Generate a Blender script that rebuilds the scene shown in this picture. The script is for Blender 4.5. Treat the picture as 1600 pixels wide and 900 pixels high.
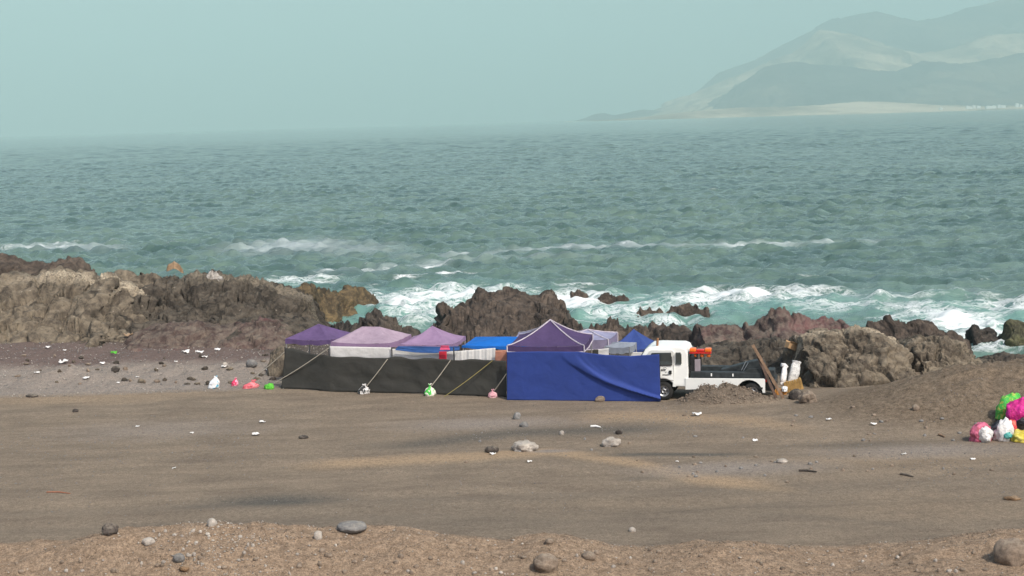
import bpy, bmesh, math, random
import numpy as np
from mathutils import Matrix, Vector
R = math.radians
scene = bpy.context.scene
for o in list(bpy.data.objects): bpy.data.objects.remove(o)
COL = scene.collection
random.seed(7)

# ------------------------------------------------------------------ camera
F = 2300.0            # focal length in photograph pixels (1600 wide)
H = 9.7               # camera height above the dirt lot
SEA = -3.5            # sea level
cd = bpy.data.cameras.new('camera'); cam = bpy.data.objects.new('camera', cd); COL.objects.link(cam)
cd.sensor_width = 36.0; cd.lens = 36.0*F/1600.0; cd.clip_start = 0.5; cd.clip_end = 120000.0
PITCH = math.atan(260.5/F); ROLL = R(-1.6)
CM = Matrix.Rotation(math.pi/2-PITCH, 4, 'X') @ Matrix.Rotation(ROLL, 4, 'Z')
cam.matrix_world = Matrix.Translation((0, 0, H)) @ CM
scene.camera = cam
CR = CM.to_3x3()
# ------------------------------------------------------------------ world, sun, exposure
SUN_AZ, SUN_EL = R(146), R(47)      # azimuth from +Y towards +X
w = bpy.data.worlds.new('World'); scene.world = w; w.use_nodes = True
wn = w.node_tree.nodes; bgn = wn['Background']
sky = wn.new('ShaderNodeTexSky'); sky.sky_type = 'NISHITA'; sky.sun_disc = False
sky.sun_elevation = SUN_EL; sky.sun_rotation = SUN_AZ
sky.air_density = 1.0; sky.dust_density = 3.0; sky.ozone_density = 1.0; sky.altitude = 0
w.node_tree.links.new(sky.outputs[0], bgn.inputs[0]); bgn.inputs[1].default_value = 0.15
sd = bpy.data.lights.new('sun', 'SUN'); sd.energy = 3.0; sd.angle = R(3.0); sd.color = (1.0, 0.95, 0.86)
sun = bpy.data.objects.new('sun', sd); COL.objects.link(sun)
sdir = Vector((math.sin(SUN_AZ)*math.cos(SUN_EL), math.cos(SUN_AZ)*math.cos(SUN_EL), math.sin(SUN_EL)))
sun.rotation_euler = sdir.to_track_quat('Z', 'Y').to_euler(); sun.location = (30, -20, 60)
vs = scene.view_settings
scene.cycles.volume_bounces = 1
vs.view_transform = 'Standard'; vs.look = 'None'; vs.exposure = 0.25; vs.gamma = 1.0; vs.use_curve_mapping = False
HAZE_D, HAZE_C = 1.3e-4, (0.61, 0.835, 0.815)

# ------------------------------------------------------------------ pixel -> place
def ray(px, py):
    return CR @ Vector(((px-800.0)/F, -(py-450.0)/F, -1.0))
def onz(px, py, z=0.0):
    d = ray(px, py); t = (z-H)/d.z
    return Vector((d.x*t, d.y*t, z))
def aty(px, py, D):
    d = ray(px, py); t = D/d.y
    return Vector((d.x*t, D, H+d.z*t))

# ------------------------------------------------------------------ numpy noise
def _h(i, j, k, s):
    n = (i*374761393 + j*668265263 + k*1274126177 + s*974634777) & 0xFFFFFFFF
    n = ((n ^ (n >> 13))*1274126177) & 0xFFFFFFFF
    n = ((n ^ (n >> 16))*2246822519) & 0xFFFFFFFF
    return ((n ^ (n >> 15)) & 0xFFFFFF)/float(0x1000000)
def vnoise(p, s=0):
    """value noise, p (N,3) -> [-1,1]"""
    f = np.floor(p); t = p-f; i = f.astype(np.int64); t = t*t*t*(t*(t*6-15)+10)
    r = 0
    for dx in (0, 1):
        wx = t[:, 0] if dx else 1-t[:, 0]
        for dy in (0, 1):
            wy = t[:, 1] if dy else 1-t[:, 1]
            for dz in (0, 1):
                wz = t[:, 2] if dz else 1-t[:, 2]
                r = r + wx*wy*wz*_h(i[:, 0]+dx, i[:, 1]+dy, i[:, 2]+dz, s)
    return r*2-1
def fbm(p, s=0, o=4, g=0.5, l=2.03):
    a = 1.0; r = 0; t = 0
    for k in range(o):
        r = r+a*vnoise(p+17.3*k, s+k); t += a; a *= g; p = p*l
    return r/t
def ridged(p, s=0, o=4, g=0.5, l=2.1):
    a = 1.0; r = 0; t = 0
    for k in range(o):
        r = r+a*(1-2*np.abs(vnoise(p+9.1*k, s+k))); t += a; a *= g; p = p*l
    return r/t
def cells(p, s=0):
    """worley: (random value of nearest cell, F2-F1); cells.tilt is a random plane over each cell"""
    f = np.floor(p).astype(np.int64)
    d1 = np.full(len(p), 9.0); d2 = np.full(len(p), 9.0); ci = f.copy(); cq = p.copy()
    for dx in (-1, 0, 1):
        for dy in (-1, 0, 1):
            for dz in (-1, 0, 1):
                c = f+np.array((dx, dy, dz))
                h = _h(c[:, 0], c[:, 1], c[:, 2], s+1); q = np.stack([h, (h*97.13) % 1.0, (h*7919.7) % 1.0], 1)+c
                d = np.sqrt(((q-p)**2).sum(1)); m = d < d1
                d2 = np.where(m, d1, np.minimum(d2, d)); d1 = np.where(m, d, d1)
                ci[m] = c[m]; cq[m] = q[m]
    hs = [_h(ci[:, 0], ci[:, 1], ci[:, 2], s+a) for a in (4, 5, 6, 7)]
    cells.tilt = ((p-cq)*(np.stack(hs[1:], 1)*2-1)).sum(1)
    return hs[0]*2-1, d2-d1
def sm(a, b, x):
    t = np.clip((x-a)/(b-a), 0, 1); return t*t*(3-2*t)
def p2(x, y, z=0.0):
    return np.stack([x, y, np.zeros_like(x)+z], 1)

# ------------------------------------------------------------------ objects
def tag(o, label=None, cat=None, group=None, kind=None):
    if label: o['label'] = label
    if cat: o['category'] = cat
    if group: o['group'] = group
    if kind: o['kind'] = kind
    return o
def thing(name, label, cat, loc=(0, 0, 0), group=None, rz=0):
    o = bpy.data.objects.new(name, None); COL.objects.link(o)
    o.location = loc; o.rotation_euler = (0, 0, rz); o.empty_display_size = 0.2
    return tag(o, label, cat, group)
def link(name, me, mat, parent=None, smooth=False):
    if mat:
        for m in (mat if isinstance(mat, (list, tuple)) else [mat]): me.materials.append(m)
    o = bpy.data.objects.new(name, me); COL.objects.link(o)
    if smooth: me.polygons.foreach_set('use_smooth', [True]*len(me.polygons))
    if parent is not None:
        o.parent = parent
    return o
def npmesh(name, v, f):
    """v (N,3), f (M,k) all k-gons"""
    me = bpy.data.meshes.new(name); k = f.shape[1]; M = len(f)
    me.vertices.add(len(v)); me.vertices.foreach_set('co', np.ascontiguousarray(v, dtype=np.float32).ravel())
    me.loops.add(M*k); me.loops.foreach_set('vertex_index', np.ascontiguousarray(f, dtype=np.int32).ravel())
    me.polygons.add(M); me.polygons.foreach_set('loop_start', np.arange(0, M*k, k, dtype=np.int32))
    me.polygons.foreach_set('loop_total', np.full(M, k, dtype=np.int32))
    me.update(calc_edges=True); me.validate()
    return me
def gridf(nr, nc):
    a = (np.arange(nr-1)[:, None]*nc+np.arange(nc-1)[None, :]).ravel()
    return np.stack([a, a+1, a+1+nc, a+nc], 1)
def attr(me, name, val):
    a = me.attributes.new(name, 'FLOAT', 'POINT'); a.data.foreach_set('value', np.ascontiguousarray(val, dtype=np.float32))
class MB:
    def __init__(s): s.v = []; s.f = []
    def poly(s, pts):
        n = len(s.v); s.v += [tuple(p) for p in pts]; s.f.append(tuple(range(n, n+len(pts)))); return s
    def box(s, a, b):
        (x0, y0, z0), (x1, y1, z1) = a, b; n = len(s.v)
        s.v += [(x0, y0, z0), (x1, y0, z0), (x1, y1, z0), (x0, y1, z0), (x0, y0, z1), (x1, y0, z1), (x1, y1, z1), (x0, y1, z1)]
        s.f += [tuple(n+i for i in q) for q in ((3, 2, 1, 0), (4, 5, 6, 7), (0, 1, 5, 4), (1, 2, 6, 5), (2, 3, 7, 6), (3, 0, 4, 7))]; return s
    def tube(s, pts, r, n=8, cap=True):
        pts = [Vector(p) for p in pts]; rs = r if isinstance(r, (list, tuple)) else [r]*len(pts); rings = []
        for i, p in enumerate(pts):
            d = (pts[min(i+1, len(pts)-1)]-pts[max(i-1, 0)]).normalized()
            u = d.cross(Vector((0, 0, 1)) if abs(d.z) < 0.9 else Vector((1, 0, 0))).normalized(); w_ = d.cross(u)
            b = len(s.v); rings.append(b)
            for k in range(n):
                a = 2*math.pi*k/n; s.v.append(tuple(p+u*math.cos(a)*rs[i]+w_*math.sin(a)*rs[i]))
        for i in range(len(rings)-1):
            for k in range(n):
                k2 = (k+1) % n; s.f.append((rings[i]+k, rings[i]+k2, rings[i+1]+k2, rings[i+1]+k))
        if cap:
            s.f.append(tuple(rings[0]+k for k in range(n))[::-1]); s.f.append(tuple(rings[-1]+k for k in range(n)))
        return s
    def lathe(s, prof, c, axis='Y', n=24):
        """prof: list of (radius, offset along axis)"""
        b = len(s.v)
        for (r, h) in prof:
            for k in range(n):
                a = 2*math.pi*k/n
                s.v.append((c[0]+r*math.cos(a), c[1]+h, c[2]+r*math.sin(a)) if axis == 'Y' else (c[0]+r*math.cos(a), c[1]+r*math.sin(a), c[2]+h))
        for i in range(len(prof)-1):
            for k in range(n):
                k2 = (k+1) % n; s.f.append((b+i*n+k, b+i*n+k2, b+(i+1)*n+k2, b+(i+1)*n+k))
        return s
    def prism(s, pts, y0, y1, inset=None):
        """pts (x,z) outline, extruded along y; inset(z) narrows both ends"""
        n = len(pts); b = len(s.v); g = inset or (lambda z: 0.0)
        s.v += [(x, y0+g(z), z) for x, z in pts]+[(x, y1-g(z), z) for x, z in pts]
        s.f.append(tuple(range(b, b+n))); s.f.append(tuple(range(b+2*n-1, b+n-1, -1)))
        for i in range(n):
            j = (i+1) % n; s.f.append((b+i, b+n+i, b+n+j, b+j))
        return s
    def build(s, name, mat, parent=None, smooth=False, bevel=0, solid=0):
        me = bpy.data.meshes.new(name); me.from_pydata(s.v, [], s.f)
        bm = bmesh.new(); bm.from_mesh(me); bmesh.ops.recalc_face_normals(bm, faces=bm.faces); bm.to_mesh(me); bm.free()
        o = link(name, me, mat, parent, smooth)
        if bevel:
            m = o.modifiers.new('bevel', 'BEVEL'); m.width = bevel; m.segments = 2; m.limit_method = 'ANGLE'
        if solid:
            m = o.modifiers.new('thick', 'SOLIDIFY'); m.thickness = solid
        return o

# ------------------------------------------------------------------ materials
def newmat(name):
    m = bpy.data.materials.new(name); m.use_nodes = True
    nt = m.node_tree; b = nt.nodes['Principled BSDF']; return m, nt, b
def N(nt, t, **kw):
    n = nt.nodes.new(t)
    for k, v in kw.items():
        if k in n.inputs: n.inputs[k].default_value = v
        else: setattr(n, k, v)
    return n
def L(nt, a, b): nt.links.new(a, b)
def rgb(c): return (c[0], c[1], c[2], 1.0)
def noise(nt, co, scale, detail=4, rough=0.55, dist=0.0):
    n = N(nt, 'ShaderNodeTexNoise', Scale=scale, Detail=detail, Roughness=rough, Distortion=dist); L(nt, co, n.inputs['Vector']); return n.outputs['Fac']
def ramp(nt, fac, stops):
    r = N(nt, 'ShaderNodeValToRGB'); e = r.color_ramp.elements
    while len(e) < len(stops): e.new(0.5)
    for el, (p, c) in zip(e, stops): el.position = p; el.color = rgb(c)
    L(nt, fac, r.inputs[0]); return r.outputs[0]
def mixc(nt, fac, a, b, mode='MIX'):
    m = N(nt, 'ShaderNodeMix', data_type='RGBA', blend_type=mode)
    for sock, v in ((m.inputs[0], fac), (m.inputs[6], a), (m.inputs[7], b)):
        if hasattr(v, 'links'): L(nt, v, sock)
        else: sock.default_value = v if not isinstance(v, tuple) else rgb(v)
    return m.outputs[2]
def mth(nt, op, a, b=0.0, clamp=False):
    m = N(nt, 'ShaderNodeMath', operation=op); m.use_clamp = clamp
    for sock, v in ((m.inputs[0], a), (m.inputs[1], b)):
        if hasattr(v, 'links'): L(nt, v, sock)
        else: sock.default_value = v
    return m.outputs[0]
def mrange(nt, v, a, b, c=0.0, d=1.0):
    m = N(nt, 'ShaderNodeMapRange'); m.inputs[1].default_value = a; m.inputs[2].default_value = b; m.inputs[3].default_value = c; m.inputs[4].default_value = d
    L(nt, v, m.inputs[0]); return m.outputs[0]
def bump(nt, b, h, strength, dist, prev=None):
    n = N(nt, 'ShaderNodeBump', Strength=strength, Distance=dist); L(nt, h, n.inputs['Height'])
    if prev is not None: L(nt, prev, n.inputs['Normal'])
    L(nt, n.outputs[0], b.inputs['Normal']); return n.outputs[0]
def geo(nt): return N(nt, 'ShaderNodeNewGeometry')
def at(nt, name): n = N(nt, 'ShaderNodeAttribute', attribute_name=name); return n.outputs['Fac']

def simple(name, c, rough=0.7, metal=0.0, var=0.12, scale=6.0, spec=0.3, bmp=0.0):
    m, nt, b = newmat(name); co = N(nt, 'ShaderNodeTexCoord').outputs['Object']
    n = noise(nt, co, scale, 5, 0.6)
    lo = tuple(x*(1-var) for x in c); hi = tuple(min(1, x*(1+var)) for x in c)
    L(nt, ramp(nt, n, [(0.3, lo), (0.7, hi)]), b.inputs['Base Color'])
    b.inputs['Roughness'].default_value = rough; b.inputs['Metallic'].default_value = metal; b.inputs['Specular IOR Level'].default_value = spec
    if bmp: bump(nt, b, n, bmp, 0.05)
    return m
def fabric(name, c, c2=None, trans=0.35, stain=0.25, scale=3.0):
    m, nt, b = newmat(name); co = N(nt, 'ShaderNodeTexCoord').outputs['Object']
    n = noise(nt, co, scale, 5, 0.6); c2 = c2 or tuple(x*(1-stain) for x in c)
    colr = ramp(nt, n, [(0.35, c2), (0.65, c)])
    L(nt, colr, b.inputs['Base Color']); b.inputs['Roughness'].default_value = 0.75; b.inputs['Specular IOR Level'].default_value = 0.25
    n2 = noise(nt, co, scale*2.2, 3, 0.5, 0.8); bump(nt, b, n2, 0.35, 0.06)
    t = N(nt, 'ShaderNodeBsdfTranslucent'); L(nt, colr, t.inputs[0])
    mx = N(nt, 'ShaderNodeMixShader'); mx.inputs[0].default_value = trans
    L(nt, b.outputs[0], mx.inputs[1]); L(nt, t.outputs[0], mx.inputs[2]); L(nt, mx.outputs[0], nt.nodes['Material Output'].inputs[0])
    return m
def patchy(name, cols, scale=7.0, rough=0.45):
    m, nt, b = newmat(name); co = N(nt, 'ShaderNodeTexCoord').outputs['Object']
    n = noise(nt, co, scale, 2, 0.5, 0.6)
    k = len(cols); st = []
    for i, c in enumerate(cols):
        a = 0.30+0.40*i/k; st += [(a+0.02, c), (a+0.40/k, c)]
    L(nt, ramp(nt, n, st), b.inputs['Base Color']); b.inputs['Roughness'].default_value = rough
    n2 = noise(nt, co, 9, 4, 0.6, 1.5); bump(nt, b, n2, 0.9, 0.06)
    return m
def rockmat(name, dark, mid, light, dust=(0.3, 0.26, 0.2), dustamt=0.5, sc=1.0, specks=0.5, red=None, k=1.0):
    dark, mid, light, dust = [tuple(x*k for x in c) for c in (dark, mid, light, dust)]
    m, nt, b = newmat(name); g = geo(nt); co = g.outputs['Position']
    n1 = noise(nt, co, 0.35*sc, 6, 0.62, 0.4); n2 = noise(nt, co, 2.2*sc, 6, 0.68, 0.3); n3 = noise(nt, co, 9*sc, 4, 0.7)
    s = mth(nt, 'ADD', mth(nt, 'MULTIPLY', n1, 0.45), mth(nt, 'ADD', mth(nt, 'MULTIPLY', n2, 0.38), mth(nt, 'MULTIPLY', n3, 0.17)))
    c = ramp(nt, s, [(0.40, dark), (0.50, mid), (0.59, light)])
    c = mixc(nt, mth(nt, 'MULTIPLY', at(nt, 'pale'), mrange(nt, n3, 0.36, 0.56)), c, (0.46, 0.39, 0.29))
    if red:
        c = mixc(nt, mth(nt, 'MULTIPLY', mrange(nt, noise(nt, co, 0.22*sc, 3, 0.5, 0.6), 0.50, 0.62), red[1]), c, red[0])
    # dry dust and droppings settle on the upward faces
    sep = N(nt, 'ShaderNodeSeparateXYZ'); L(nt, g.outputs['Normal'], sep.inputs[0])
    up = mrange(nt, sep.outputs[2], 0.35, 0.9)
    c = mixc(nt, mth(nt, 'MULTIPLY', mth(nt, 'MULTIPLY', up, mrange(nt, n2, 0.40, 0.62)), dustamt), c, dust)
    if specks:
        v = N(nt, 'ShaderNodeTexNoise', Scale=3.2*sc, Detail=3.0, Roughness=0.75); L(nt, co, v.inputs['Vector'])
        c = mixc(nt, mth(nt, 'MULTIPLY', mrange(nt, v.outputs['Fac'], 0.66, 0.74), specks), c, (0.48, 0.42, 0.34))
    L(nt, c, b.inputs['Base Color']); b.inputs['Roughness'].default_value = 0.9; b.inputs['Specular IOR Level'].default_value = 0.2
    vo = N(nt, 'ShaderNodeTexVoronoi', Scale=2.6*sc, feature='DISTANCE_TO_EDGE'); 
    wv = N(nt, 'ShaderNodeVectorMath', operation='ADD'); L(nt, co, wv.inputs[0])
    nn = N(nt, 'ShaderNodeTexNoise', Scale=1.5*sc, Detail=3.0); L(nt, co, nn.inputs['Vector']); L(nt, nn.outputs['Color'], wv.inputs[1])
    L(nt, wv.outputs[0], vo.inputs['Vector'])
    h = mth(nt, 'ADD', mth(nt, 'MULTIPLY', mrange(nt, vo.outputs[0], 0.0, 0.12), 0.35), mth(nt, 'ADD', n2, mth(nt, 'MULTIPLY', n3, 0.5)))
    bump(nt, b, h, 0.55, 0.10/sc)
    return m

M_dark = rockmat('rock_dark_brown', (0.030, 0.024, 0.021), (0.075, 0.058, 0.047), (0.15, 0.115, 0.09), dust=(0.17, 0.13, 0.10), dustamt=0.35, specks=0.15, k=0.8)
M_black = rockmat('rock_blackish', (0.018, 0.016, 0.015), (0.045, 0.038, 0.034), (0.10, 0.08, 0.065), dustamt=0.15, specks=0.05, k=0.8)
M_grey = rockmat('rock_grey_brown', (0.045, 0.037, 0.030), (0.12, 0.098, 0.078), (0.22, 0.18, 0.14), dust=(0.30, 0.25, 0.19), dustamt=0.6, specks=0.40, k=0.44)
M_tan = rockmat('rock_tan', (0.055, 0.045, 0.035), (0.155, 0.125, 0.095), (0.27, 0.22, 0.16), dust=(0.38, 0.31, 0.22), dustamt=0.75, specks=0.5, k=0.62)
M_red = rockmat('rock_reddish', (0.050, 0.034, 0.030), (0.115, 0.078, 0.068), (0.19, 0.14, 0.115), dustamt=0.4, specks=0.35, red=((0.16, 0.075, 0.075), 0.7), k=0.7)
M_ochre = rockmat('rock_ochre', (0.035, 0.027, 0.020), (0.10, 0.075, 0.045), (0.21, 0.15, 0.075), dust=(0.24, 0.17, 0.09), dustamt=0.5, specks=0.1, k=0.8)
M_orange = rockmat('rock_orange', (0.10, 0.06, 0.035), (0.22, 0.14, 0.08), (0.34, 0.22, 0.13), sc=3, specks=0.1)
M_stone_tan = rockmat('stone_tan', (0.11, 0.085, 0.065), (0.22, 0.17, 0.13), (0.32, 0.25, 0.19), sc=4, specks=0.2)
M_stone_grey = rockmat('stone_grey', (0.13, 0.125, 0.12), (0.21, 0.205, 0.20), (0.30, 0.29, 0.28), sc=4, specks=0.1)
M_stone_pale = rockmat('stone_pale', (0.22, 0.19, 0.165), (0.38, 0.34, 0.30), (0.55, 0.50, 0.44), sc=4, specks=0.2)
M_stone_dark = rockmat('stone_dark', (0.035, 0.030, 0.027), (0.075, 0.062, 0.055), (0.13, 0.11, 0.095), sc=4, specks=0.0)
M_white_litter = simple('litter_white', (0.75, 0.73, 0.70), 0.6)
M_wood = simple('weathered_wood', (0.20, 0.13, 0.085), 0.85, var=0.45, scale=5)
M_metal = simple('pole_metal', (0.35, 0.35, 0.36), 0.45, 0.6)
M_poledark = simple('pole_dark', (0.035, 0.035, 0.04), 0.6)
M_rope = simple('rope_fibre', (0.42, 0.38, 0.31), 0.9)

# ground: soil tones come from masks laid on the sheet (sand, dark damp stains, gravel, red soil)
def groundmat():
    m, nt, b = newmat('dirt'); co = geo(nt).outputs['Position']
    mp = N(nt, 'ShaderNodeMapping'); mp.inputs['Scale'].default_value = (0.30, 1.0, 1.0); L(nt, co, mp.inputs[0])
    st = noise(nt, mp.outputs[0], 1.3, 7, 0.62, 0.3)
    n2 = noise(nt, co, 6, 6, 0.75); n3 = noise(nt, co, 24, 4, 0.8)
    c = ramp(nt, st, [(0.30, (0.172, 0.136, 0.103)), (0.50, (0.220, 0.175, 0.130)), (0.70, (0.270, 0.213, 0.156))])
    def m_(a, lo, hi, wob=0.5): return mrange(nt, mth(nt, 'ADD', at(nt, a), mth(nt, 'MULTIPLY', mth(nt, 'SUBTRACT', st, 0.5), wob)), lo, hi)
    c = mixc(nt, m_('sand', 0.15, 0.85), c, (0.335, 0.245, 0.160))
    c = mixc(nt, m_('gravel', 0.2, 0.9), c, (0.265, 0.226, 0.193))
    c = mixc(nt, m_('red', 0.2, 0.9), c, (0.150, 0.110, 0.096))
    c = mixc(nt, m_('heap', 0.15, 0.85, 0.3), c, ramp(nt, n2, [(0.36, (0.130, 0.098, 0.068)), (0.64, (0.205, 0.158, 0.114))]))
    c = mixc(nt, m_('berm', 0.1, 0.9, 0.2), c, ramp(nt, n2, [(0.35, (0.225, 0.160, 0.110)), (0.65, (0.315, 0.233, 0.163))]))
    c = mixc(nt, mth(nt, 'MULTIPLY', m_('dark', 0.1, 0.95), 0.88), c, (0.095, 0.090, 0.080))
    c = mixc(nt, m_('rock', 0.2, 0.8), c, ramp(nt, n2, [(0.35, (0.05, 0.04, 0.034)), (0.65, (0.13, 0.105, 0.085))]))
    # grit
    c = mixc(nt, 0.55, c, ramp(nt, n3, [(0.34, (0.40, 0.40, 0.40)), (0.5, (0.98, 0.98, 0.98)), (0.66, (1.45, 1.40, 1.34))]), 'MULTIPLY')
    c = mixc(nt, 0.35, c, ramp(nt, n2, [(0.36, (0.50, 0.50, 0.50)), (0.64, (1.35, 1.35, 1.35))]), 'MULTIPLY')
    L(nt, c, b.inputs['Base Color']); b.inputs['Roughness'].default_value = 0.95; b.inputs['Specular IOR Level'].default_value = 0.15
    h = mth(nt, 'ADD', n3, mth(nt, 'MULTIPLY', n2, 1.5)); bump(nt, b, h, 0.7, 0.035)
    return m
M_ground = groundmat()

def seamat():
    m, nt, b = newmat('sea_water'); co = geo(nt).outputs['Position']
    def layer(sx, sy, sc, det=4, rough=0.6):
        mp = N(nt, 'ShaderNodeMapping'); mp.inputs['Scale'].default_value = (sx, sy, 1); mp.inputs['Rotation'].default_value = (0, 0, R(7)); L(nt, co, mp.inputs[0])
        return noise(nt, mp.outputs[0], sc, det, rough, 0.3)
    a1 = layer(0.6, 1.0, 0.9, 5, 0.65); a2 = layer(0.55, 1.0, 0.16, 4, 0.6); a3 = layer(0.4, 1.0, 0.02, 4, 0.6)
    foam = at(nt, 'foam'); aer = at(nt, 'aer'); slick = at(nt, 'slick')
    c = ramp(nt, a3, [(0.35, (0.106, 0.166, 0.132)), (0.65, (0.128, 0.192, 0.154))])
    c = mixc(nt, mrange(nt, a2, 0.42, 0.62, 0.0, 0.75), c, (0.040, 0.082, 0.074))  # dark flecks: shade of steep wave faces put into the water colour
    c = mixc(nt, aer, c, (0.17, 0.33, 0.285))
    f1 = noise(nt, co, 0.85, 6, 0.66, 1.2); f2 = layer(0.35, 1.0, 0.6, 6, 0.7)
    # lace: thin bright veins where a distorted noise passes its middle value
    vein = mth(nt, 'SUBTRACT', 1.0, mth(nt, 'MULTIPLY', mth(nt, 'ABSOLUTE', mth(nt, 'SUBTRACT', f1, 0.5)), 9.0), True)
    dens = mth(nt, 'ADD', mth(nt, 'MULTIPLY', mth(nt, 'SUBTRACT', f2, 0.5), 1.7), foam)
    ff = mth(nt, 'MAXIMUM', mrange(nt, dens, 0.56, 0.84), mth(nt, 'MULTIPLY', vein, mrange(nt, dens, 0.22, 0.60)), True)
    c = mixc(nt, ff, c, (0.80, 0.83, 0.82))
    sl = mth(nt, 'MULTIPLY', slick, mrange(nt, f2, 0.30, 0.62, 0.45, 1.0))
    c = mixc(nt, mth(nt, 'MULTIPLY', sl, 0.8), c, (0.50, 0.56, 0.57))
    L(nt, c, b.inputs['Base Color']); b.inputs['IOR'].default_value = 1.33
    rg = mrange(nt, mth(nt, 'ADD', ff, sl, True), 0, 1, 0.10, 0.8); L(nt, rg, b.inputs['Roughness'])
    b1 = bump(nt, b, a2, 0.35, 1.4); b2 = bump(nt, b, a1, 0.75, 0.42, b1)
    bump(nt, b, ff, 0.5, 0.15, b2)
    return m
M_sea = seamat()

# ------------------------------------------------------------------ ground heights
berm_px = [(-300, 872), (0, 852), (90, 848), (170, 832), (260, 820), (340, 812), (430, 820), (540, 826), (640, 824), (720, 842), (780, 848), (850, 834), (920, 846), (1000, 862), (1090, 846), (1160, 850), (1240, 862), (1320, 868), (1400, 858), (1480, 846), (1560, 832), (1700, 822), (1900, 815)]
BD = 31.6
_bp = [aty(x, y, BD) for x, y in berm_px]; bx = np.array([p.x for p in _bp]); bz = np.array([p.z for p in _bp])
mound = onz(1690, 690); MX, MY = aty(1660, 600, 47.2).x, 47.2
pile = aty(1128, 620, 49.05)
def bumpf(x, y, cx, cy, sx, sy, h, rot=0.0):
    c, s = math.cos(rot), math.sin(rot); u = (x-cx)*c+(y-cy)*s; v = -(x-cx)*s+(y-cy)*c
    return h*np.exp(-0.5*((u/sx)**2+(v/sy)**2))
def gz(x, y):
    x = np.asarray(x, float); y = np.asarray(y, float); sh = x.shape; x = x.ravel(); y = y.ravel()
    z = 0.05*fbm(p2(x*0.18, y*0.30), 3, 3)*sm(27, 30, y)
    z += 0.012*fbm(p2(x*1.3, y*1.3), 5, 3)
    # worn wheel tracks along the lot
    z += -0.05*np.exp(-((y-36.2-0.03*x)/0.5)**2)-0.05*np.exp(-((y-37.9-0.03*x)/0.5)**2)-0.06*np.exp(-((y-43.6+0.05*x)/0.8)**2)*sm(-6, 0, x)
    # berm of spoil in front
    bh = np.interp(x, bx, bz); b = np.exp(-0.5*((y-BD)/np.where(y > BD, 0.55, 1.3))**2)
    z += b*(bh+0.16*fbm(p2(x*0.9, y*0.9), 11, 4)+0.05*ridged(p2(x*3.5, y*3.5), 21, 3))
    # embankment the camera looks down from
    z += 8.1*sm(28.0, 1.5, y)
    # spoil heap on the right
    lump = 1+0.18*fbm(p2(x*0.7, y*0.7), 31, 4)+0.10*fbm(p2(x*2.6, y*2.6), 33, 3)+0.03*ridged(p2(x*7, y*7), 35, 2)
    z += lump*bumpf(x, y, MX, MY, 3.7, 2.0, 1.45, 0.10)+lump*bumpf(x, y, MX-3.6, MY+1.2, 2.2, 1.3, 0.32)
    # heap against the truck
    z += (1+0.55*fbm(p2(x*2.5, y*2.5), 41, 4)+0.25*ridged(p2(x*6, y*6), 43, 3))*(bumpf(x, y, pile.x+0.25, pile.y, 0.80, 0.36, 0.50)+bumpf(x, y, pile.x-0.8, pile.y+0.05, 0.5, 0.3, 0.30))
    # beach on the left rises a little to the rocks and is rough
    lb = sm(-7.5, -11, x)*sm(53, 57, y)
    z += lb*(0.25*sm(55, 63, y)+0.18*fbm(p2(x*0.8, y*0.8), 51, 5)+0.08*ridged(p2(x*2.4, y*2.4), 61, 3))
    hm = aty(105, 588, 58.0); z += bumpf(x, y, hm.x, 58.0, 0.75, 0.6, 0.45)+bumpf(x, y, hm.x+1.2, 57.2, 0.5, 0.4, 0.18)
    # the land drops under the rocks to the sea bed
    ys = np.interp(x, [-60, -22, -12, -8, 0, 8, 14, 20, 60], [80, 80, 74, 62, 61, 58, 55, 53.5, 54]); wd = np.interp(x, [-60, -12, -6, 60], [20, 22, 20, 17])
    z += -6.5*sm(0, 1, (y-ys)/wd)
    z += 0.5*fbm(p2(x*0.5, y*0.5), 71, 4)*sm(0, 0.25, (y-ys)/wd)
    return z.reshape(sh)
def G(x, y): return float(gz(np.array([x]), np.array([y]))[0])
def place(px, py, it=12):
    """a point on the ground sheet seen at a pixel"""
    d = ray(px, py); z = 0.0
    lo, hi = 26.0, 80.0
    t = lo
    ys = np.linspace(28.0, 75.0, 900); tt = ys/d.y; xs = d.x*tt; zs = H+d.z*tt; g = gz(xs, ys)
    i = np.argmax(zs <= g); i = i if zs[i] <= g[i] else len(ys)-1
    return Vector((xs[i], ys[i], g[i]))

def arr(*segs):
    out = []
    for a, b, s in segs: out += list(np.arange(a, b-1e-6, s))
    return np.array(out+[segs[-1][1]])
gx = arr((-400, -100, 50), (-100, -40, 6), (-40, -22, 0.9), (-22, 22, 0.11), (22, 40, 0.9), (40, 100, 6), (100, 400, 50))
gy = arr((-300, -20, 20), (-20, 26, 2), (26, 29, 0.3), (29, 33, 0.05), (33, 60, 0.12), (60, 100, 0.8), (100, 130, 6))
X, Y = np.meshgrid(gx, gy); Z = gz(X, Y)
me = npmesh('ground', np.stack([X.ravel(), Y.ravel(), Z.ravel()], 1), gridf(len(gy), len(gx)))
xf, yf = X.ravel(), Y.ravel()
def blob(px, py, rx, ry, rot=0.0):
    c = onz(px, py); D = c.y; return bumpf(xf, yf, c.x, c.y, rx/F*D, ry*D*D/(H*F), 1.0, rot)
def streak(pts, wpx):
    P = [onz(*p) for p in pts]; X_ = np.array([p.x for p in P]); Y_ = np.array([p.y for p in P])
    yc = np.interp(xf, X_, Y_); wv = wpx*Y_.mean()**2/(H*F)
    e = sm(X_[0]-0.3, X_[0]+2.5, xf)*sm(X_[-1]+0.3, X_[-1]-2.5, xf)
    return e*np.exp(-0.5*((yf-yc)/wv)**2)
wob = fbm(p2(xf*0.25, yf*0.5), 81, 4)
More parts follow.
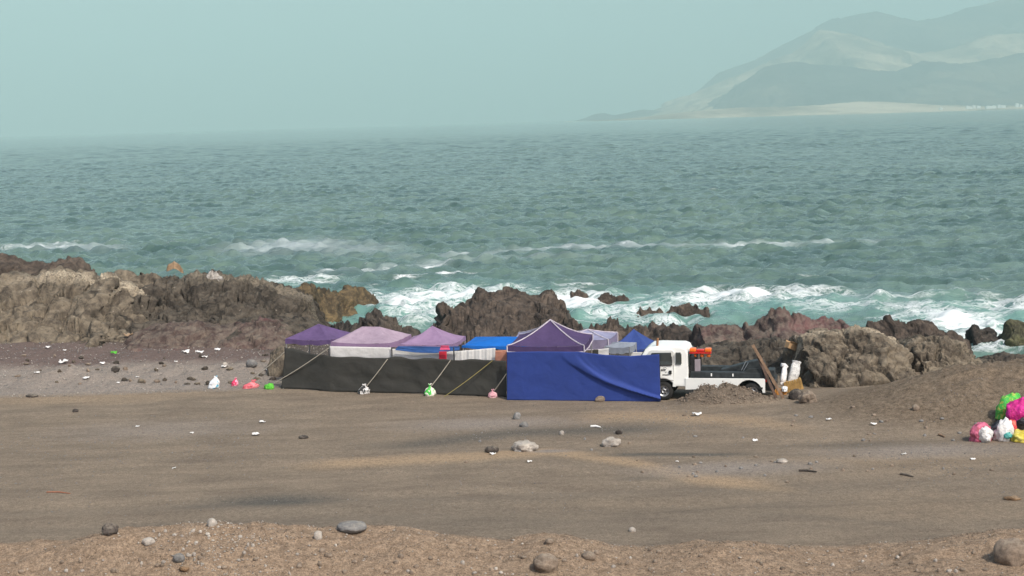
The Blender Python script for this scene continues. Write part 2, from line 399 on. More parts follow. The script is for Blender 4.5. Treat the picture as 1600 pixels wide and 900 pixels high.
dark = np.maximum.reduce([blob(430, 782, 85, 8), blob(330, 790, 60, 5)*0.6, streak([(540, 705), (680, 690), (800, 676), (960, 672), (1100, 668)], 6)*0.8, streak([(880, 714), (1000, 710), (1120, 711), (1230, 709)], 2.5)*0.95, blob(1350, 694, 90, 5)*0.5, blob(1000, 748, 35, 3)*0.5, blob(640, 695, 70, 6)*0.55, streak([(1040, 815), (1150, 800), (1330, 812), (1560, 838)], 5)*0.35])
sand = np.maximum.reduce([streak([(420, 733), (560, 724), (700, 716), (860, 705), (980, 722), (1080, 745), (1300, 770)], 7)*0.95, streak([(850, 655), (1000, 650), (1180, 660), (1320, 680)], 7)*0.7, blob(1000, 790, 260, 18)*0.3, blob(1400, 720, 180, 14)*0.4, blob(1450, 790, 200, 25)*0.35, blob(120, 622, 180, 9)*0.5, sm(0.12, 0.5, bumpf(xf, yf, MX-1, MY-0.5, 4.6, 2.4, 1.0))*0.0])
grav = np.maximum.reduce([blob(760, 662, 120, 9)*0.8, blob(1150, 733, 130, 9)*0.9, blob(1450, 705, 150, 10)*0.8, blob(250, 672, 160, 14)*0.6, blob(860, 704, 30, 3), sm(-7, -10, xf)*sm(53.5, 55, yf)*sm(64, 60, yf)*0.9])
berm = np.exp(-0.5*((yf-BD)/np.where(yf > BD, 0.62, 3.2))**2)*(yf > 24)
berm = np.maximum(berm, sm(32, 29, yf)); berm = sm(0.35, 0.75, berm+0.15*wob)
red = sm(-8, -10.5, xf)*sm(58.5, 61.5, yf)*sm(70, 66, yf)
ysx = np.interp(xf, [-60, -22, -12, -8, 0, 8, 14, 60], [70, 66, 63, 59, 58, 56.5, 54.0, 56])
rk = sm(-1.0, 3.0, yf-ysx)
rk = np.maximum(rk, 0.55*sm(0.12, 0.5, bumpf(xf, yf, pile.x-0.1, pile.y, 1.15, 0.45, 1.0)))
heap = sm(0.10, 0.45, bumpf(xf, yf, MX-1, MY-0.2, 4.4, 2.3, 1.0)); trod = blob(900, 800, 700, 40)*0.32
dark = np.maximum(dark, trod)
for nme, v in (('heap', heap), ('dark', dark), ('sand', sand), ('gravel', grav), ('berm', berm), ('red', red), ('rock', rk)): attr(me, nme, v)
tag(link('ground', me, M_ground, smooth=True), 'bare brown dirt lot with tyre-worn tracks and a low berm', kind='structure')

# ------------------------------------------------------------------ sea
def seap(px, py): return onz(px, py, SEA)
ts = np.concatenate([-np.geomspace(6, 0.52, 14), np.linspace(-0.5, 0.5, 660), np.geomspace(0.52, 6, 14)])
ry = [58.0]
while ry[-1] < 30000:
    D = ry[-1]; s = 0.5 if D < 130 else 0.5*(D/130)**0.9 if D < 600 else 1.98*(D/600)**1.5
    ry.append(D+s)
ry = np.array(ry)
T, D2 = np.meshgrid(ts, ry); xs = np.clip(T*D2, -28000, 28000).ravel(); ys = D2.ravel()
rng = np.random.RandomState(4); z = np.zeros_like(xs)
for k in range(46):
    lam = (0.8*(5.4/0.8)**(k/33.0) if k < 34 else 5.5*(20/5.5)**((k-34)/11.0))*rng.uniform(0.85, 1.15); th = R(-98)+rng.normal(0, 1.05); kk = 2*math.pi/lam
    amp = 0.0170*lam**0.95*rng.uniform(0.6, 1.2)
    sp = np.where(ys < 600, 0.5*(np.maximum(ys, 130)/130)**0.9, 1.98*(np.maximum(ys, 600)/600)**1.5)
    keep = np.clip((lam/sp-1.4)/1.4, 0, 1)*(1.0 if k < 34 else sm(280, 900, ys)*0.65)
    ph = kk*(xs*math.cos(th)+ys*math.sin(th))+rng.uniform(0, 6.28)
    z += keep*amp*(np.sin(ph)+0.25*np.sin(2*ph-1.4))
z *= 1+0.5*fbm(p2(xs*0.02, ys*0.02), 91, 3)
def szone(px, py, rx, ry_, p=1.0):
    c = seap(px, py); Dc = c.y; hh = H-SEA
    u = (xs-c.x)/(rx/F*Dc); 
    dy = ys-c.y; v = dy/(ry_*Dc*Dc/(hh*F)); v = np.where(dy > 0, v/(1+0.12*np.abs(v)), v)
    return p*np.exp(-(u*u+v*v)**1.3)
def sline(pts, wpx, p=1.0):
    P = [seap(*q) for q in pts]; X_ = np.array([q.x for q in P]); Y_ = np.array([q.y for q in P])
    yc = np.interp(xs, X_, Y_); wv = wpx*yc*yc/((H-SEA)*F); L_ = X_[-1]-X_[0]
    return p*sm(X_[0], X_[0]+0.2*L_, xs)*sm(X_[-1], X_[-1]-0.2*L_, xs)*np.exp(-((ys-yc)/wv)**2)
foam = np.maximum.reduce([szone(700, 468, 150, 20, 0.80), szone(640, 478, 70, 16, 0.75), szone(570, 470, 60, 14, 0.7), szone(900, 470, 70, 15, 0.85), szone(1010, 485, 120, 18, 0.60), szone(1170, 462, 170, 10, 0.80), szone(1300, 478, 90, 9, 0.62), szone(1100, 468, 90, 9, 0.7),
    szone(1500, 505, 75, 32, 0.90), szone(1590, 480, 120, 16, 0.62), szone(1420, 480, 90, 10, 0.5), szone(1560, 545, 60, 10, 0.45), szone(470, 438, 80, 7, 0.62), szone(210, 442, 28, 5, 0.9), szone(1400, 500, 60, 8, 0.45), szone(1030, 505, 80, 5, 0.6), szone(660, 500, 60, 12, 0.55),
    szone(80, 384, 100, 4, 0.48), sline([(470, 428), (560, 422), (650, 416), (720, 412)], 1.4, 0.7), sline([(590, 436), (680, 430), (760, 424)], 1.8, 0.75), sline([(560, 404), (720, 398), (850, 388), (1000, 382), (1200, 383), (1450, 373)], 0.8, 0.38), sline([(1320, 470), (1450, 462), (1560, 458)], 3, 0.5), szone(910, 446, 50, 5, 0.5)])
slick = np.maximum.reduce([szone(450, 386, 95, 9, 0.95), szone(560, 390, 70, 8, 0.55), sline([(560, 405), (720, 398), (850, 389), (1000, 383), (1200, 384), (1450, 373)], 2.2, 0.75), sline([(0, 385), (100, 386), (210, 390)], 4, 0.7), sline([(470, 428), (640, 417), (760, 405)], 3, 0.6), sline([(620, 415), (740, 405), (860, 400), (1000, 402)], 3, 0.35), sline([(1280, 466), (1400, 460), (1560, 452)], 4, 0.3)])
aer = np.maximum.reduce([szone(690, 478, 190, 32, 0.85), szone(1000, 485, 220, 28, 0.8), szone(1240, 478, 200, 20, 0.7), szone(1520, 500, 160, 40, 0.8), szone(520, 500, 70, 16, 0.7), szone(450, 445, 80, 8, 0.4)])
turb = np.clip(foam, 0, 1)*sm(130, 108, ys)
z = z*(1+0.3*turb)+turb*(0.28*ridged(p2(xs*0.45, ys*0.45), 95, 4)+0.10)
me = npmesh('sea', np.stack([xs, ys, SEA+z], 1), gridf(len(ry), len(ts)))
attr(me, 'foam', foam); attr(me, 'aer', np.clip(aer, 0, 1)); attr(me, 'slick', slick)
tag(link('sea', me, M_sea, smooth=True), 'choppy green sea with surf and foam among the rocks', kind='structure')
print('sea verts', len(xs), 'rows', len(ry))

# ------------------------------------------------------------------ rocks
def crag(p, f, seed):
    q = p*f+0.32*np.stack([vnoise(p*f*0.7, seed+50), vnoise(p*f*0.7+31, seed+51), vnoise(p*f*0.7+67, seed+52)], 1)
    q = q*np.array((1.0, 1.0, 0.75))
    cv, ce = cells(q*0.9, seed); t1 = cells.tilt; cv2, ce2 = cells(q*np.array((2.6, 2.6, 1.9))+5, seed+9); t2 = cells.tilt; cv3, ce3 = cells(q*np.array((7., 7., 5.))+9, seed+15); t3 = cells.tilt
    dip = (q*np.array((0.45, 0.35, 0.85))).sum(1)
    strata = np.abs(((dip*1.7+0.5*vnoise(q, seed+3)) % 1.0)-0.5)*2
    return 0.34*ridged(q*0.7, seed, 4, 0.5)+0.30*cv+0.50*t1-0.30*np.exp(-ce*10)+0.16*cv2+0.40*t2-0.15*np.exp(-ce2*10)+0.06*cv3+0.18*t3-0.04*np.exp(-ce3*10)+0.10*(strata-0.5)
def outcrop(name, label, prof, D, mat, front, back, zf, zb, amp=0.5, f=0.5, seed=1, step=1.5, nv=70, pf=0.7, pb=0.5, group=None, cat='rock', keep=0.45, spike=0.34, hill=False, pale=0.0):
    """prof: crest as pixels; D: crest distance (number or one per profile point); front/back: reach of the flanks in metres"""
    pxs = np.array([q[0] for q in prof], float); pys = np.array([q[1] for q in prof], float)
    Ds = np.full(len(prof), float(D)) if np.isscalar(D) else np.array(D, float)
    nu = max(12, int((pxs[-1]-pxs[0])/step)); U = np.linspace(pxs[0], pxs[-1], nu)
    cr = np.array([tuple(aty(u, np.interp(u, pxs, pys), np.interp(u, pxs, Ds))) for u in U])
    # taper the flanks at both ends
    e = np.clip(np.minimum(np.arange(nu), np.arange(nu)[::-1])/(0.10*nu+1), 0, 1)**0.6
    nf = int(nv*0.62); nb = nv-nf
    V = np.concatenate([-np.linspace(1, 0, nf, endpoint=False), np.linspace(0, 1, nb)])
    P = np.zeros((nv, nu, 3))
    for i, v in enumerate(V):
        s = 1-abs(v); base = zf if v < 0 else zb; fr = s**(pf if v < 0 else pb)
        reach = (front if v < 0 else back)*(0.35+0.65*e)
        P[i, :, 0] = cr[:, 0]; P[i, :, 1] = cr[:, 1]+v*reach
        if not hill: base = np.maximum(gz(P[i, :, 0], P[i, :, 1])-0.6, SEA-2.5)
        top = cr[:, 2]*e+base*(1-e)
        P[i, :, 2] = base+(top-base)*fr
    du = np.gradient(P, axis=1); dv = np.gradient(P, axis=0); n = np.cross(du, dv); n /= np.linalg.norm(n, axis=2, keepdims=True)+1e-9
    n = n*np.where(n[..., 2:3] < 0, -1, 1)
    pf_ = P.reshape(-1, 3); nn = n.reshape(-1, 3)
    c = crag(pf_, f, seed)
    aw = (keep+(1-keep)*np.clip(np.abs(V)*3, 0, 1))[:, None]*np.ones((1, nu)); aw = aw.ravel()
    out = pf_+nn*(c*amp*aw)[:, None]
    out[:, 0] += 0.35*amp*vnoise(pf_*f*2, seed+70); 
    sk = np.clip(ridged(pf_*np.array((1.5, 1.2, 0.5))*max(f, 0.6)*1.6, seed+80, 4, 0.6)-0.1, 0, 1)
    out[:, 2] += 0 if hill else spike*amp*2.2*(0.45+1.1*np.clip(vnoise(pf_*0.28, seed+90)+0.25, 0, 1))*(sk-0.18)*np.clip(1-np.abs(np.repeat(V, nu))*1.6, 0.12, 1)
    me = npmesh(name, out, gridf(nv, nu))
    if pale:
        vv = np.repeat(V, nu); attr(me, 'pale', pale*np.exp(-((vv+0.03)/0.09)**2)*sm(-0.25, 0.25, fbm(pf_*0.5, seed+95, 3)+0.15))
    o = link(name, me, mat, smooth=False)
    return tag(o, label, cat, group)

OC = 'rock_outcrop'
outcrop(OC, 'dark brown rock ridge rising behind the pale-topped grey outcrop', [(-140, 412), (-60, 402), (0, 398), (25, 399), (45, 412), (70, 409), (100, 404), (112, 402), (128, 405), (142, 417), (152, 436), (166, 452)], 84, M_dark, 7, 5, -1, -5, 0.55, 0.5, 1)
outcrop(OC, 'broad grey rock outcrop with a pale dusty top left of the camp', [(-260, 450), (-120, 438), (-40, 436), (0, 433), (40, 431), (80, 424), (130, 429), (156, 436), (170, 428), (182, 428), (190, 440), (215, 448), (240, 462), (262, 490)], [74]*11+[74, 73, 72], M_tan, 9.5, 7, -0.3, -4, 0.85, 0.42, 2, nv=110, pf=0.8, spike=0.25, pale=1.0)
outcrop(OC, 'jagged grey rock outcrop topped by a white-streaked boulder', [(212, 470), (232, 440), (243, 433), (266, 430), (278, 440), (300, 438), (322, 433), (345, 434), (358, 442), (382, 440), (420, 441), (436, 452), (470, 458), (500, 470), (520, 500)], 77, M_grey, 10.5, 6, -0.3, -4, 0.8, 0.45, 3, nv=110, pf=0.8, spike=0.35, pale=0.35)
outcrop(OC, 'small pale boulder streaked with white droppings on the outcrop crest', [(318, 440), (325, 426), (331, 422), (338, 424), (345, 432), (352, 442)], 76.5, rockmat('white_streaked_rock', (0.07, 0.06, 0.05), (0.17, 0.15, 0.13), (0.5, 0.46, 0.42), sc=2.5, dust=(0.6, 0.57, 0.53), dustamt=0.9), 0.7, 0.7, 1.2, 1.2, 0.25, 1.5, 4, step=0.6, nv=30)
outcrop(OC, 'reddish rock hump at the back of the litter-strewn beach', [(180, 535), (230, 512), (300, 506), (360, 508), (420, 500), (455, 512), (480, 540)], 66, M_red, 4.5, 5, -0.3, -0.5, 0.35, 0.6, 5, pf=0.9)
outcrop(OC, 'smooth grey-green rock hump behind the purple canopy', [(350, 522), (372, 503), (400, 497), (440, 496), (475, 500), (500, 510), (520, 528)], 67, M_grey, 5, 5, -0.6, -2.0, 0.28, 0.5, 6, pf=0.8)
outcrop(OC, 'ochre-stained rock point reaching into the surf left of the cove', [(410, 462), (430, 453), (460, 451), (490, 447), (505, 455), (530, 453), (548, 449), (562, 451), (582, 458), (600, 468), (607, 476)], [96, 97, 98, 100, 102, 104, 106, 107, 108, 109, 110], M_ochre, 9, 4, -5, -5, 0.6, 0.5, 7)
outcrop(OC, 'black jagged rock teeth standing behind the pale mauve canopy', [(500, 528), (514, 518), (530, 509), (545, 502), (560, 500), (570, 490), (584, 484), (594, 484), (604, 494), (616, 497), (630, 510), (642, 512), (655, 521), (668, 530)], 76, M_black, 6, 4, -3, -5, 0.55, 0.8, 8, step=1.0)
outcrop(OC, 'low dark rock shelf at the head of the cove', [(468, 512), (480, 506), (495, 508), (508, 504), (524, 510), (540, 520)], 84, M_dark, 5, 4, -4, -5, 0.4, 0.8, 9, step=1.0)
outcrop(OC, 'large dark brown sea rock with a stepped left edge beside the cove', [(640, 528), (668, 518), (688, 508), (692, 486), (706, 485), (722, 480), (730, 470), (748, 456), (782, 453), (797, 450), (815, 455), (832, 463), (848, 458), (862, 461), (876, 478), (886, 490), (884, 502), (905, 512), (935, 520)], [78, 82, 87, 90, 91, 92, 93, 94, 94, 94, 94, 94, 94, 94, 93, 92, 89, 84, 80], M_dark, 24, 5, -1.6, -5.5, 0.75, 0.45, 10, nv=130, step=1.2, pf=1.0, spike=0.3)
outcrop(OC, 'small brown rock awash in white surf beside the large sea rock', [(888, 472), (895, 457), (906, 453), (914, 459), (923, 472)], 106, M_dark, 1.5, 1.5, -4.2, -4.2, 0.3, 1.0, 11, step=0.8, nv=30)
outcrop(OC, 'low brown rock shelf breaking through the surf', [(925, 474), (938, 463), (950, 459), (962, 465), (975, 460), (992, 473)], 106, M_dark, 1.5, 1.5, -4.2, -4.2, 0.3, 1.0, 12, step=0.8, nv=30)
outcrop(OC, 'brown rock islet ringed by surf behind the blue canopy', [(980, 499), (992, 487), (1004, 483), (1018, 481), (1030, 484), (1040, 489), (1052, 480), (1066, 477), (1085, 479), (1102, 483), (1112, 488), (1122, 496)], 97, M_dark, 2.2, 2.5, -4.2, -4.4, 0.45, 0.8, 13, step=1.0, nv=50)
outcrop(OC, 'brown rock ridge behind the blue canopies and the truck cab', [(868, 520), (885, 506), (905, 509), (930, 508), (943, 502), (955, 503), (970, 512), (990, 509), (1010, 510), (1028, 506), (1050, 507), (1066, 515), (1075, 506), (1095, 506)], 83, M_dark, 17, 4, -1.6, -5, 0.6, 0.55, 14, nv=90, pf=0.95)
outcrop(OC, 'dark reddish rock ridge with a square block on top behind the truck bed', [(1060, 520), (1074, 506), (1110, 504), (1135, 507), (1158, 512), (1168, 500), (1178, 506), (1192, 497), (1203, 486), (1222, 485), (1228, 496), (1250, 494), (1282, 499), (1290, 497), (1300, 500), (1305, 512), (1312, 500), (1330, 506), (1345, 520)], 78, M_red, 18, 4, -0.6, -5, 0.6, 0.55, 15, nv=100, pf=0.95)
outcrop(OC, 'grey rubble-strewn bank directly behind the truck', [(1020, 575), (1060, 553), (1100, 547), (1140, 540), (1180, 537), (1215, 532), (1250, 540), (1275, 560)], 58, M_grey, 4.5, 6, -0.3, -1.5, 0.35, 0.7, 16, pf=0.8)
outcrop(OC, 'dark brown rock crest above the surf right of the tan boulders', [(1335, 520), (1358, 506), (1382, 503), (1386, 495), (1402, 499), (1420, 502), (1446, 496), (1458, 503), (1464, 517), (1482, 520), (1505, 527), (1535, 540)], 70, M_dark, 6, 3, -2.5, -5, 0.5, 0.65, 17, step=1.0)
outcrop(OC, 'big tan-topped boulder to the right of the leaning planks', [(1222, 580), (1234, 545), (1250, 524), (1275, 516), (1300, 514), (1330, 507), (1352, 508), (1376, 517), (1400, 528), (1416, 545), (1432, 580)], 53.5, M_tan, 2.7, 4, -0.3, -1, 0.44, 0.60, 18, nv=110, step=1.0, pf=0.45, spike=0.25, pale=0.7)
outcrop(OC, 'slabby tan boulder with dark clefts beside the dirt heap', [(1402, 572), (1412, 545), (1424, 532), (1450, 528), (1475, 530), (1500, 540), (1525, 556), (1548, 575)], 55.5, M_tan, 2.6, 3.5, -0.3, -1.5, 0.44, 0.85, 19, nv=90, step=1.0, pf=0.5, spike=0.3, pale=0.3)
outcrop(OC, 'dark split sea rock washed by white spray', [(1508, 540), (1516, 507), (1526, 507), (1536, 513), (1546, 510), (1556, 522), (1566, 530), (1576, 545)], 81.5, M_black, 1.6, 2, -4.4, -4.4, 0.35, 0.9, 20, step=0.8, nv=60, pf=0.3, spike=0.25)
outcrop(OC, 'rounded dark sea rock with green weed beside the split rock', [(1556, 540), (1564, 506), (1580, 498), (1596, 502), (1620, 506), (1660, 512), (1700, 535)], 80.5, rockmat('rock_weedy', (0.02, 0.02, 0.015), (0.05, 0.048, 0.03), (0.10, 0.10, 0.05), dustamt=0.1, specks=0.05), 1.8, 2.5, -4.4, -4.4, 0.4, 0.8, 21, step=1.0, nv=60, pf=0.35, spike=0.2)
outcrop(OC, 'low grey rock bank between the dirt heap and the sea', [(1490, 580), (1520, 566), (1550, 556), (1575, 552), (1600, 556), (1660, 552), (1760, 565)], 58, M_grey, 4, 5, -1.2, -4.5, 0.35, 0.7, 22)
outcrop(OC, 'lone orange-brown rock poking out of the open water', [(256, 427), (263, 413), (272, 408), (280, 413), (290, 427)], 136, M_orange, 1.2, 1.2, -3.9, -3.9, 0.10, 1.5, 23, step=0.6, nv=30)
outcrop(OC, 'grey-green boulder leaning against the left end of the camp', [(418, 575), (425, 553), (436, 541), (452, 540), (464, 552), (470, 575)], 58.0, M_tan, 1.2, 1.4, -0.2, -0.2, 0.16, 1.2, 24, step=0.7, nv=50, pf=0.4)

# ------------------------------------------------------------------ far coast
def hillmat(name, lo, mid, hi):
    m, nt, b = newmat(name); co = geo(nt).outputs['Position']
    n1 = noise(nt, co, 0.0014, 9, 0.68, 0.8)
    L(nt, ramp(nt, n1, [(0.40, lo), (0.52, mid), (0.62, hi)]), b.inputs['Base Color']); b.inputs['Roughness'].default_value = 1.0; b.inputs['Specular IOR Level'].default_value = 0.0
    return m
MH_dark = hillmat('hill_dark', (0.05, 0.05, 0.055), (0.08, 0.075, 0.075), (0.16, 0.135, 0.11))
MH_tan = hillmat('hill_tan', (0.13, 0.108, 0.085), (0.36, 0.29, 0.205), (0.52, 0.42, 0.30))  # paler tan tone for the middle slopes, mottled by noise
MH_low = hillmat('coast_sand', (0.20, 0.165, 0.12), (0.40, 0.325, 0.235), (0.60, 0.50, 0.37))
def hills(name, prof, D, mat, front, back, amp, f, seed, nv=60, step=3, pf=1.0):
    o = outcrop(name, None, prof, D, mat, front, back, SEA-4, SEA-4, amp, f, seed, step, nv, pf, 0.8, cat=None, hill=True)
    o['kind'] = 'structure'; return o
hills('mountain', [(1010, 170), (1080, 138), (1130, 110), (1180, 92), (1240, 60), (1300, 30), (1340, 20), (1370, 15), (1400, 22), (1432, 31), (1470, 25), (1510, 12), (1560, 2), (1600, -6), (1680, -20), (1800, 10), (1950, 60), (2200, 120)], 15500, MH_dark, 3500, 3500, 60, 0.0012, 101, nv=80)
hills('tan_slope', [(960, 181), (1010, 171), (1060, 158), (1090, 145), (1130, 128), (1160, 118), (1190, 102), (1240, 88), (1280, 50), (1300, 50), (1340, 60), (1390, 72), (1440, 84), (1490, 74), (1540, 58), (1600, 54), (1700, 60), (1850, 100), (2000, 140)], 13200, MH_tan, 2600, 2200, 60, 0.0014, 102, nv=80)
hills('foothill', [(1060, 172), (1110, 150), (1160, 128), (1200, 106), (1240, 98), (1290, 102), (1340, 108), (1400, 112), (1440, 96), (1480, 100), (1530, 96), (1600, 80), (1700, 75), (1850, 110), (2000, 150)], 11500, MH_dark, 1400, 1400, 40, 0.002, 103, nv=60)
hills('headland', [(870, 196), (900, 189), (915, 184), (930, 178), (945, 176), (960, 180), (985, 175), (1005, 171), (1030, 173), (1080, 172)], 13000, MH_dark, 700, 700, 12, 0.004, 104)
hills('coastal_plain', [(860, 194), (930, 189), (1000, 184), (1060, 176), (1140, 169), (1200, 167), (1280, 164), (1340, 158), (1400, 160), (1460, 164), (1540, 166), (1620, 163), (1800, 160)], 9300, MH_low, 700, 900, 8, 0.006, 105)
M_bld = simple('white_render', (0.80, 0.78, 0.74), 0.8, scale=0.05)
for i, (px, py, wd, hh) in enumerate([(1512, 168.5, 22, 12), (1517, 168.8, 18, 9), (1522, 168.0, 20, 14), (1529, 167.8, 26, 9), (1545, 168.2, 42, 10), (1553, 168.0, 26, 12), (1561, 167.2, 20, 14), (1567, 167.0, 34, 10), (1589, 165.6, 22, 17), (1595, 165.8, 18, 10), (876, 195.2, 22, 12), (885, 194.4, 26, 10), (891, 193.8, 24, 12), (1470, 170.2, 20, 8)]):
    p = aty(px, py, 8560.0); b = MB(); hh *= 0.85; wd *= 0.85; dp = wd*0.7
    b.box((-wd/2, -dp/2, -6), (wd/2, dp/2, hh)); b.box((-wd*0.3, -dp*0.3, hh), (wd*0.1, dp*0.3, hh+2.5)); b.box((-wd/2-0.4, -dp/2-0.4, hh-0.8), (wd/2+0.4, dp/2+0.4, hh+0.6))
    o = b.build('white_building', M_bld); o.location = (p.x, p.y, p.z)
    tag(o, 'tiny white flat-roofed building far off along the opposite coast', 'building', 'far-off white buildings on the opposite coast')

# ------------------------------------------------------------------ canopies
F_purple = fabric('canvas_purple', (0.155, 0.098, 0.225), trans=0.2)
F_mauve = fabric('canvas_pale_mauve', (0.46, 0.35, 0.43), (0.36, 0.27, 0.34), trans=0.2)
F_mauve2 = fabric('canvas_mauve', (0.36, 0.24, 0.38), (0.29, 0.19, 0.31), trans=0.2)
F_dpurple = fabric('canvas_dark_purple', (0.085, 0.055, 0.14), (0.070, 0.045, 0.115), trans=0.15)
F_lilac = fabric('canvas_lilac', (0.36, 0.36, 0.52), trans=0.2)
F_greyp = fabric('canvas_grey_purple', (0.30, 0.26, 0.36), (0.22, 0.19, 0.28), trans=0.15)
F_grey = fabric('canvas_grey_blue', (0.33, 0.36, 0.42), trans=0.2)
F_blue = fabric('canvas_blue', (0.045, 0.085, 0.30), (0.040, 0.072, 0.25), trans=0.2)
F_bright = fabric('tarp_bright_blue', (0.015, 0.19, 0.68), (0.012, 0.16, 0.58), trans=0.25)
F_tarp = fabric('tarp_royal_blue', (0.032, 0.062, 0.27), (0.028, 0.053, 0.225), trans=0.12, scale=1.2)
F_sheet = fabric('sheet_blue', (0.05, 0.14, 0.40), trans=0.25)
F_white = fabric('sheet_white', (0.82, 0.80, 0.78), (0.74, 0.72, 0.69), trans=0.25)
F_salmon = fabric('sheet_salmon', (0.72, 0.33, 0.23), trans=0.25)
F_red = fabric('cloth_red', (0.62, 0.03, 0.06), trans=0.2)
F_pink = fabric('cloth_pink', (0.80, 0.12, 0.25), trans=0.2)
F_net = fabric('shade_net', (0.052, 0.050, 0.044), (0.040, 0.039, 0.035), trans=0.08, scale=1.5)
F_trim = fabric('piping_white', (0.62, 0.56, 0.62), trans=0.1)

def canopy(label, mat, A, B, depth, apex_py, val=0.2, ridge=0.0, p=1.25, sag=0.05, trim=False, vmat=None, seed=0, droop=0.0):
    """A, B: (px, py, distance) of the two eave corners towards the camera"""
    a = aty(*A); b = aty(*B); d = Vector((b.x-a.x, b.y-a.y, 0)); wdt = d.length; u = d/wdt; v = Vector((-u.y, u.x, 0))
    ze = (a.z+b.z)/2; c = Vector(((a.x+b.x)/2, (a.y+b.y)/2, 0))+v*depth/2
    za = aty(800, apex_py, c.y).z; 
    # apex row is measured at the canopy's own column
    px = 800+F*c.x/c.y; za = aty(px, apex_py, c.y).z
    gzv = G(c.x, c.y)
    t = thing('canopy_tent', label, 'canopy', (c.x, c.y, gzv), None, math.atan2(u.y, u.x))
    hw, hd = wdt/2, depth/2; ze -= gzv; za -= gzv
    cs = [(-hw, -hd), (hw, -hd), (hw, hd), (-hw, hd)]
    n, m = 14, 12; V = []; Fc = []
    ring = []
    for s in range(4):
        p0, p1 = cs[s], cs[(s+1) % 4]
        for k in range(n):
            q = k/n; ring.append((p0[0]+(p1[0]-p0[0])*q, p0[1]+(p1[1]-p0[1])*q, math.sin(math.pi*q)))
    nr = len(ring); rs = np.random.RandomState(seed+11)
    for j in range(m+1):
        r = j/m
        for (x, y, sg) in ring:
            cx = max(-ridge/2, min(ridge/2, x*ridge/(2*hw))) if ridge else 0.0
            px_, py_ = cx+(x-cx)*r, y*r
            zz = ze+(za-ze)*(1-r)**p-sag*sg*r*r-0.10*(za-ze)*sg*math.sin(math.pi*r)+rs.uniform(-1, 1)*0.006*r
            V.append((px_, py_, zz))
    for j in range(m):
        for k in range(nr):
            k2 = (k+1) % nr; Fc.append((j*nr+k, (j+1)*nr+k, (j+1)*nr+k2, j*nr+k2))
    mb = MB(); mb.v = V; mb.f = Fc; roof = mb.build('roof', mat, t, True)
    # a valance strip on every side
    for s in range(4):
        mb = MB(); rr = ring[s*n:(s+1)*n]+[ring[((s+1)*n) % nr]]
        for i, (x, y, sg) in enumerate(rr):
            k = 1.004; zt = ze-sag*sg-0.004; wv = 0.012*math.sin(i*2.1+seed)
            mb.v += [(x*k, y*k, zt), (x*(k+wv*0.6), y*(k+wv*0.6), zt-val*0.5), (x*(k+wv), y*(k+wv), zt-val-0.02*math.sin(i*1.3+seed)-droop*sg)]
        for i in range(n):
            for q in (0, 1): mb.f.append((i*3+q, i*3+q+1, i*3+q+4, i*3+q+3))
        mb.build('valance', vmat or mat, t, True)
    for (x, y) in cs:
        MB().tube([(x*0.975, y*0.975, -0.02), (x*0.975, y*0.975, ze)], 0.022, 8).build('pole', M_metal, t)
    if trim:
        for s, (x, y) in enumerate(cs):
            pts = [V[j*nr+s*n] for j in range(m+1)]
            MB().tube([(q[0], q[1], q[2]+0.012) for q in pts], 0.022, 6).build('piping', F_trim, roof)
            p1 = cs[(s+1) % 4]
            MB().tube([(x*1.012, y*1.012, ze), (x*1.012, y*1.012, ze-val)], 0.024, 6).build('piping', F_trim, roof)
            MB().tube([(x*1.014, y*1.014, ze-val), ((x+p1[0])/2*1.014, (y+p1[1])/2*1.014, ze-val-sag), (p1[0]*1.014, p1[1]*1.014, ze-val)], 0.02, 6).build('piping', F_trim, roof)
    return t
canopy('faded purple pointed canopy at the left end of the dark net', F_purple, (446, 533, 55.0), (516, 527, 54.35), 1.85, 506, 0.17, p=1.1, seed=1)
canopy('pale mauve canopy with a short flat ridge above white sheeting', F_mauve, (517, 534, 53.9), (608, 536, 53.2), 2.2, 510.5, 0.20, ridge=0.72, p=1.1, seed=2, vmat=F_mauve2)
canopy('mauve pointed canopy with sagging sides above a blue sheet', F_mauve2, (624, 536, 53.4), (708, 539, 53.0), 2.0, 509, 0.13, p=1.45, seed=3)
canopy('low bright blue canopy above a pleated white curtain', F_bright, (722, 540, 54.9), (840, 540, 54.3), 2.2, 526, 0.10, p=1.0, sag=0.03, seed=4)
canopy('large dark purple canopy with white piping above the blue tarp', F_dpurple, (793, 540, 51.3), (912, 540, 50.85), 2.7, 500, 0.22, p=1.5, trim=True, seed=5)
canopy('lilac canopy peak half hidden behind the dark purple canopy', F_lilac, (800, 531, 56.6), (884, 531, 56.3), 2.0, 511, 0.2, p=1.35, trim=True, seed=6)
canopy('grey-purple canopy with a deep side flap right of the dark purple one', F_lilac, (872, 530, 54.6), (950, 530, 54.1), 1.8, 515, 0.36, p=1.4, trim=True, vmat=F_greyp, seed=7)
canopy('small low grey canopy between the purple flap and the blue peak', F_grey, (944, 540, 53.9), (984, 543, 53.6), 1.1, 534, 0.22, p=1.1, seed=8)
canopy('blue pointed canopy nearest the truck cab', F_blue, (953, 543, 55.4), (1016, 546, 55.0), 1.7, 514, 0.10, p=1.2, seed=9)

